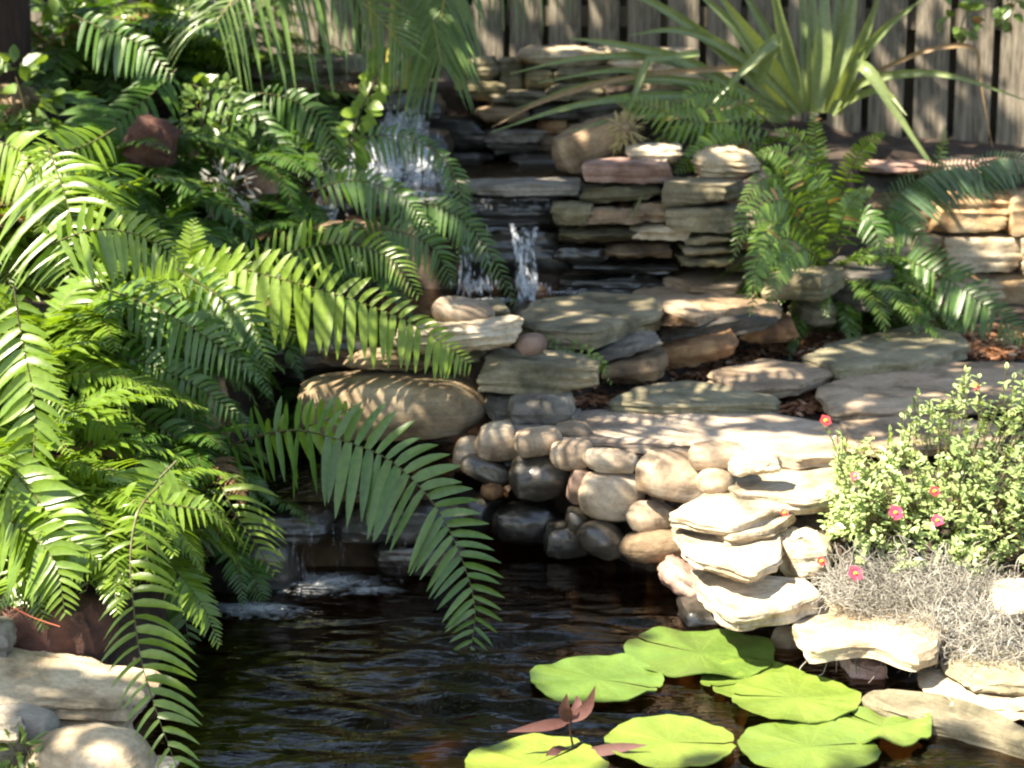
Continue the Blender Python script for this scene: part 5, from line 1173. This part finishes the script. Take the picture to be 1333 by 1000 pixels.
def splash(c, ext, n, r, mb):
    for _ in range(n):
        p = c + Vector((rs.gauss(0, .4) * ext[0], rs.gauss(0, .4) * ext[1], abs(rs.gauss(0, .45)) * ext[2])); q = r * rs.uniform(.4, 1.3)
        b = len(mb.v); e = rs.uniform(2, 7)
        mb.v += [p + Vector(o) * q for o in ((1, 0, 0), (0, 1, 0), (-1, 0, 0), (0, -1, 0), (0, 0, e), (0, 0, -e))]
        for f in ((0, 1, 4), (1, 2, 4), (2, 3, 4), (3, 0, 4), (1, 0, 5), (2, 1, 5), (3, 2, 5), (0, 3, 5)):
            mb.f.append(tuple(b + k for k in f)); mb.m.append(0)
w1 = ribbon_fall('waterfall', [at(505, 148, 8.3), at(546, 156, 8.25)], [at(480, 214, 7.95), at(560, 218, 7.9)], 15, (.015, .045), 'white upper cascade tumbling over black rocks below the palm', 'fall', .1, .05)
def strand_of(fall, lip, base, n, wr, mat, bulge=.05, jitter=.03):
    o = ribbon_fall('water_strand', lip, base, n, wr, None, mat, bulge, jitter); del o['category']
    o.parent = fall; o.location = o.location - fall.location
def drops_of(fall, items, mat):
    for c, ext, n, r in items:
        mb = MB(); splash(c - fall.location, ext, n, r, mb); tag(mb.obj('splash', M[mat], fall), kind='stuff')
def froth_of(fall, items):
    for cuv, r, z, h in items:
        mb = MB(); c = on(cuv[0], cuv[1], z) - fall.location; n = 30; rows = []
        for k in range(9):
            t = k / 8; row = []
            for i in range(n):
                a = i / n * 6.2832; w = 1 + .35 * noise.noise(Vector((math.cos(a) * 2, math.sin(a) * 2, r[0] * 77)))
                x, y = math.cos(a) * r[0] * t * w, math.sin(a) * r[1] * t * w
                row.append(c + Vector((x, y, h * (1 - t * t) * (.7 + .6 * noise.noise(Vector((x * 30, y * 30, 2)))) - .005 * t)))
            row.append(row[0].copy()); rows.append(row)
        mb.quad_strip(rows); o = mb.obj('froth', M['froth'], fall)
        ca = o.data.attributes.new('cover', 'FLOAT', 'POINT'); ca.data.foreach_set('value', [max(0, 1 - (i // (n + 1)) / 8) for i in range(len(o.data.vertices))])
strand_of(w1, [at(455, 190, 7.8), at(580, 200, 7.8)], [at(450, 262, 7.45), at(590, 258, 7.42)], 26, (.012, .035), 'fall', .05, .06)
strand_of(w1, [at(430, 200, 7.7), at(470, 205, 7.75)], [at(400, 285, 7.3), at(450, 275, 7.35)], 12, (.008, .018), 'fall', .05, .05)
drops_of(w1, [(at(520, 250, 7.5), (.26, .12, .10), 700, .0030), (at(525, 180, 8.2), (.12, .1, .12), 500, .0032), (at(490, 225, 7.8), (.24, .1, .10), 600, .0032)], 'fall')
froth_of(w1, [((530, 256), (.24, .20), .882, .02)])
w2 = ribbon_fall('waterfall', [at(664, 292, 7.18), at(698, 298, 7.18)], [at(680, 386, 7.06), at(698, 386, 7.06)], 10, (.006, .018), 'pair of thin falls dropping into the basin from the spill slab', 'fall', .05, .012)
strand_of(w2, [at(598, 296, 7.2), at(640, 292, 7.2)], [at(598, 386, 7.05), at(640, 388, 7.05)], 8, (.004, .012), 'fall', .04, .02)
strand_of(w2, [at(648, 288, 7.2), at(694, 290, 7.2)], [at(650, 306, 7.15), at(698, 308, 7.15)], 6, (.006, .014), 'fall_thin', .02, .01)
strand_of(w2, [at(600, 256, 7.19), at(750, 256, 7.19)], [at(600, 274, 7.14), at(735, 268, 7.14)], 40, (.006, .02), 'fall_thin', .01, .012)
drops_of(w2, [(at(690, 378, 7.02), (.06, .05, .04), 160, .0026), (at(620, 378, 7.02), (.08, .05, .05), 200, .0026)], 'fall')
froth_of(w2, [((740, 381), (.20, .05), .522, .008), ((640, 392), (.14, .08), .522, .012)])
w3 = ribbon_fall('waterfall', [at(372, 660, 5.30), at(405, 660, 5.30)], [at(385, 755, 5.26), at(410, 755, 5.26)], 8, (.004, .012), 'lower falls sliding down dark rocks into the pond beside the big frond', 'fall_thin', .02, .02)
strand_of(w3, [at(432, 664, 5.32), at(448, 662, 5.32)], [at(440, 755, 5.28), at(452, 755, 5.28)], 6, (.004, .010), 'fall_thin', .02, .015)
strand_of(w3, [at(500, 690, 5.28), at(530, 690, 5.28)], [at(500, 755, 5.26), at(532, 755, 5.26)], 5, (.006, .012), 'fall_thin', .02, .02)
strand_of(w3, [at(322, 745, 5.20), at(334, 745, 5.20)], [at(322, 786, 5.16), at(334, 786, 5.16)], 5, (.004, .008), 'fall_thin', .02, .015)
froth_of(w3, [((425, 758), (.20, .15), .008, .012), ((335, 794), (.21, .09), .008, .014), ((480, 768), (.12, .06), .008, .008)])
# sunken weeds
leafy('water_weed', 'water plant', 'sunken green water weed at the bottom edge of the pond', (450, 985, 4.30), (60, 7), 60, .06, .012, 'fern_lime', 91, 3)

# ------------------------------------------------------------------ shade tree (trunk in view, crown above the picture)
tb = Vector((-1.98, 7.62, .75)); rs = random.Random(95)
tree = empty('shade_tree', tb, 'dark rough tree trunk standing behind the ferns in the corner', 'tree')
mb = MB(); mb.tube(catmull([Vector((0, 0, -.2)), Vector((-.02, 0, 1)), Vector((.05, -.1, 2.2)), Vector((.15, -.3, 3.2)), Vector((.2, -.5, 4.2))], 30), lambda t: (.19 - .08 * t) * (1 + .25 * max(0, .12 - t) / .12), 20)
for i, v in enumerate(mb.v):
    d = Vector((v.x, v.y, 0)); mb.v[i] = v + (d.normalized() if d.length > .01 else d) * noise.fractal(Vector((v.x * 14, v.y * 14, v.z * 3)), .7, 2, 4) * .02
mb.obj('trunk', M['bark'], tree)
# places where the photo shows sun: (point, radius)
LIT = [(at(u, v, Y), r) for u, v, Y, r in SPOTS]
def lit(p):
    for q, r in LIT:
        w = p - q; s = w.dot(SDIR)
        if s > 0 and (w - SDIR * s).length < r: return True
    return False
limb, crown = MB(), MB()
tips = []
for k in range(16):
    a = k * .83; z0 = 2.0 + 2.0 * (k / 16)
    e = Vector((1.0 + 2.6 * math.cos(a) * rs.uniform(.4, 1), -2.6 + 3.0 * math.sin(a) * rs.uniform(.4, 1), rs.uniform(3.2, 4.2)))
    limb.tube(catmull([Vector((.1, -.2, z0)), Vector((.1, -.2, z0)).lerp(e, .5) + Vector((0, 0, .35)), e], 12), lambda t: .05 * (1 - .8 * t), 7)
limb.obj('limb', M['bark'], tree)
n_ = 0
while n_ < 15000:
    # shadow target somewhere in the garden, leaf up along the sun ray
    q = Vector((rs.uniform(-2.4, 3.2), rs.uniform(3.4, 10.2), rs.uniform(0, 1.2)))
    hz = rs.uniform(3.4, 5.2)
    p = q + SDIR * ((hz - q.z) / SDIR.z)
    n_ += 1
    if noise.noise(p * 1.1) < -.36 or lit(p): continue
    leaf_at(crown, p - tb, rdir(rs, -.9), rdir(rs, -.2), rs.uniform(.12, .2), rs.uniform(.07, .11))
for u, v, Y, r in SHADE:
    q0 = at(u, v, Y)
    for _ in range(int(26 + 900 * r * r)):
        q = q0 + rdir(rs, -1) * r * rs.random() ** .4; hz = rs.uniform(3.4, 5.0); p = q + SDIR * ((hz - q.z) / SDIR.z)
        if lit(p): continue
        leaf_at(crown, p - tb, rdir(rs, -.9), rdir(rs, -.2), rs.uniform(.12, .2), rs.uniform(.07, .11))
crown.obj('crown', M['canopy'], tree)

# tall palm just outside the picture whose fronds throw the striped shade
ob = Vector((-2.15, 4.7, -.1)); op = empty('overhanging_palm', ob, 'tall palm on the near bank whose fronds shade the patio with narrow stripes', 'palm')
mb = MB(); mb.tube(catmull([Vector((0, 0, 0)), Vector((.05, 0, 1.2)), Vector((.2, .1, 2.5))], 16), lambda t: .09 - .02 * t, 12); mb.obj('trunk', M['bark'], op)
hd = Vector((.2, .1, 2.5))
def over(target, up, ln, half=.8, dirv=Vector((1, .25, 0)), pl=.30, n=34):
    q = target + SDIR * up - ob; d = dirv.normalized(); e = q + d * half + Vector((0, 0, -.12)); s = q - d * half
    rs2 = random.Random(int(target.x * 1000)); mb = frond_mb([hd, hd.lerp(s, .6) + Vector((0, 0, .25)), s, q + Vector((0, 0, .04)), e], pl, n, .085, .10, .45, Vector((0, 0, 1)), rs=rs2, t0=.35, peak=.5, tipk=.5, rr=.008)
    mb.obj('frond', [M['palm'], M['palm_stem']], op)
over(at(730, 560, 5.7), 2.3, 2, .55, Vector((1, .35, 0)))
over(at(640, 590, 5.8), 2.5, 2, .6, Vector((1, .7, 0)))
over(at(540, 500, 5.9), 2.2, 2, .5, Vector((1, .9, 0)))
over(at(790, 660, 5.5), 2.6, 2, .5, Vector((1, .1, 0)))
over(at(1000, 520, 6.2), 2.4, 2, .6, Vector((1, .5, 0)))
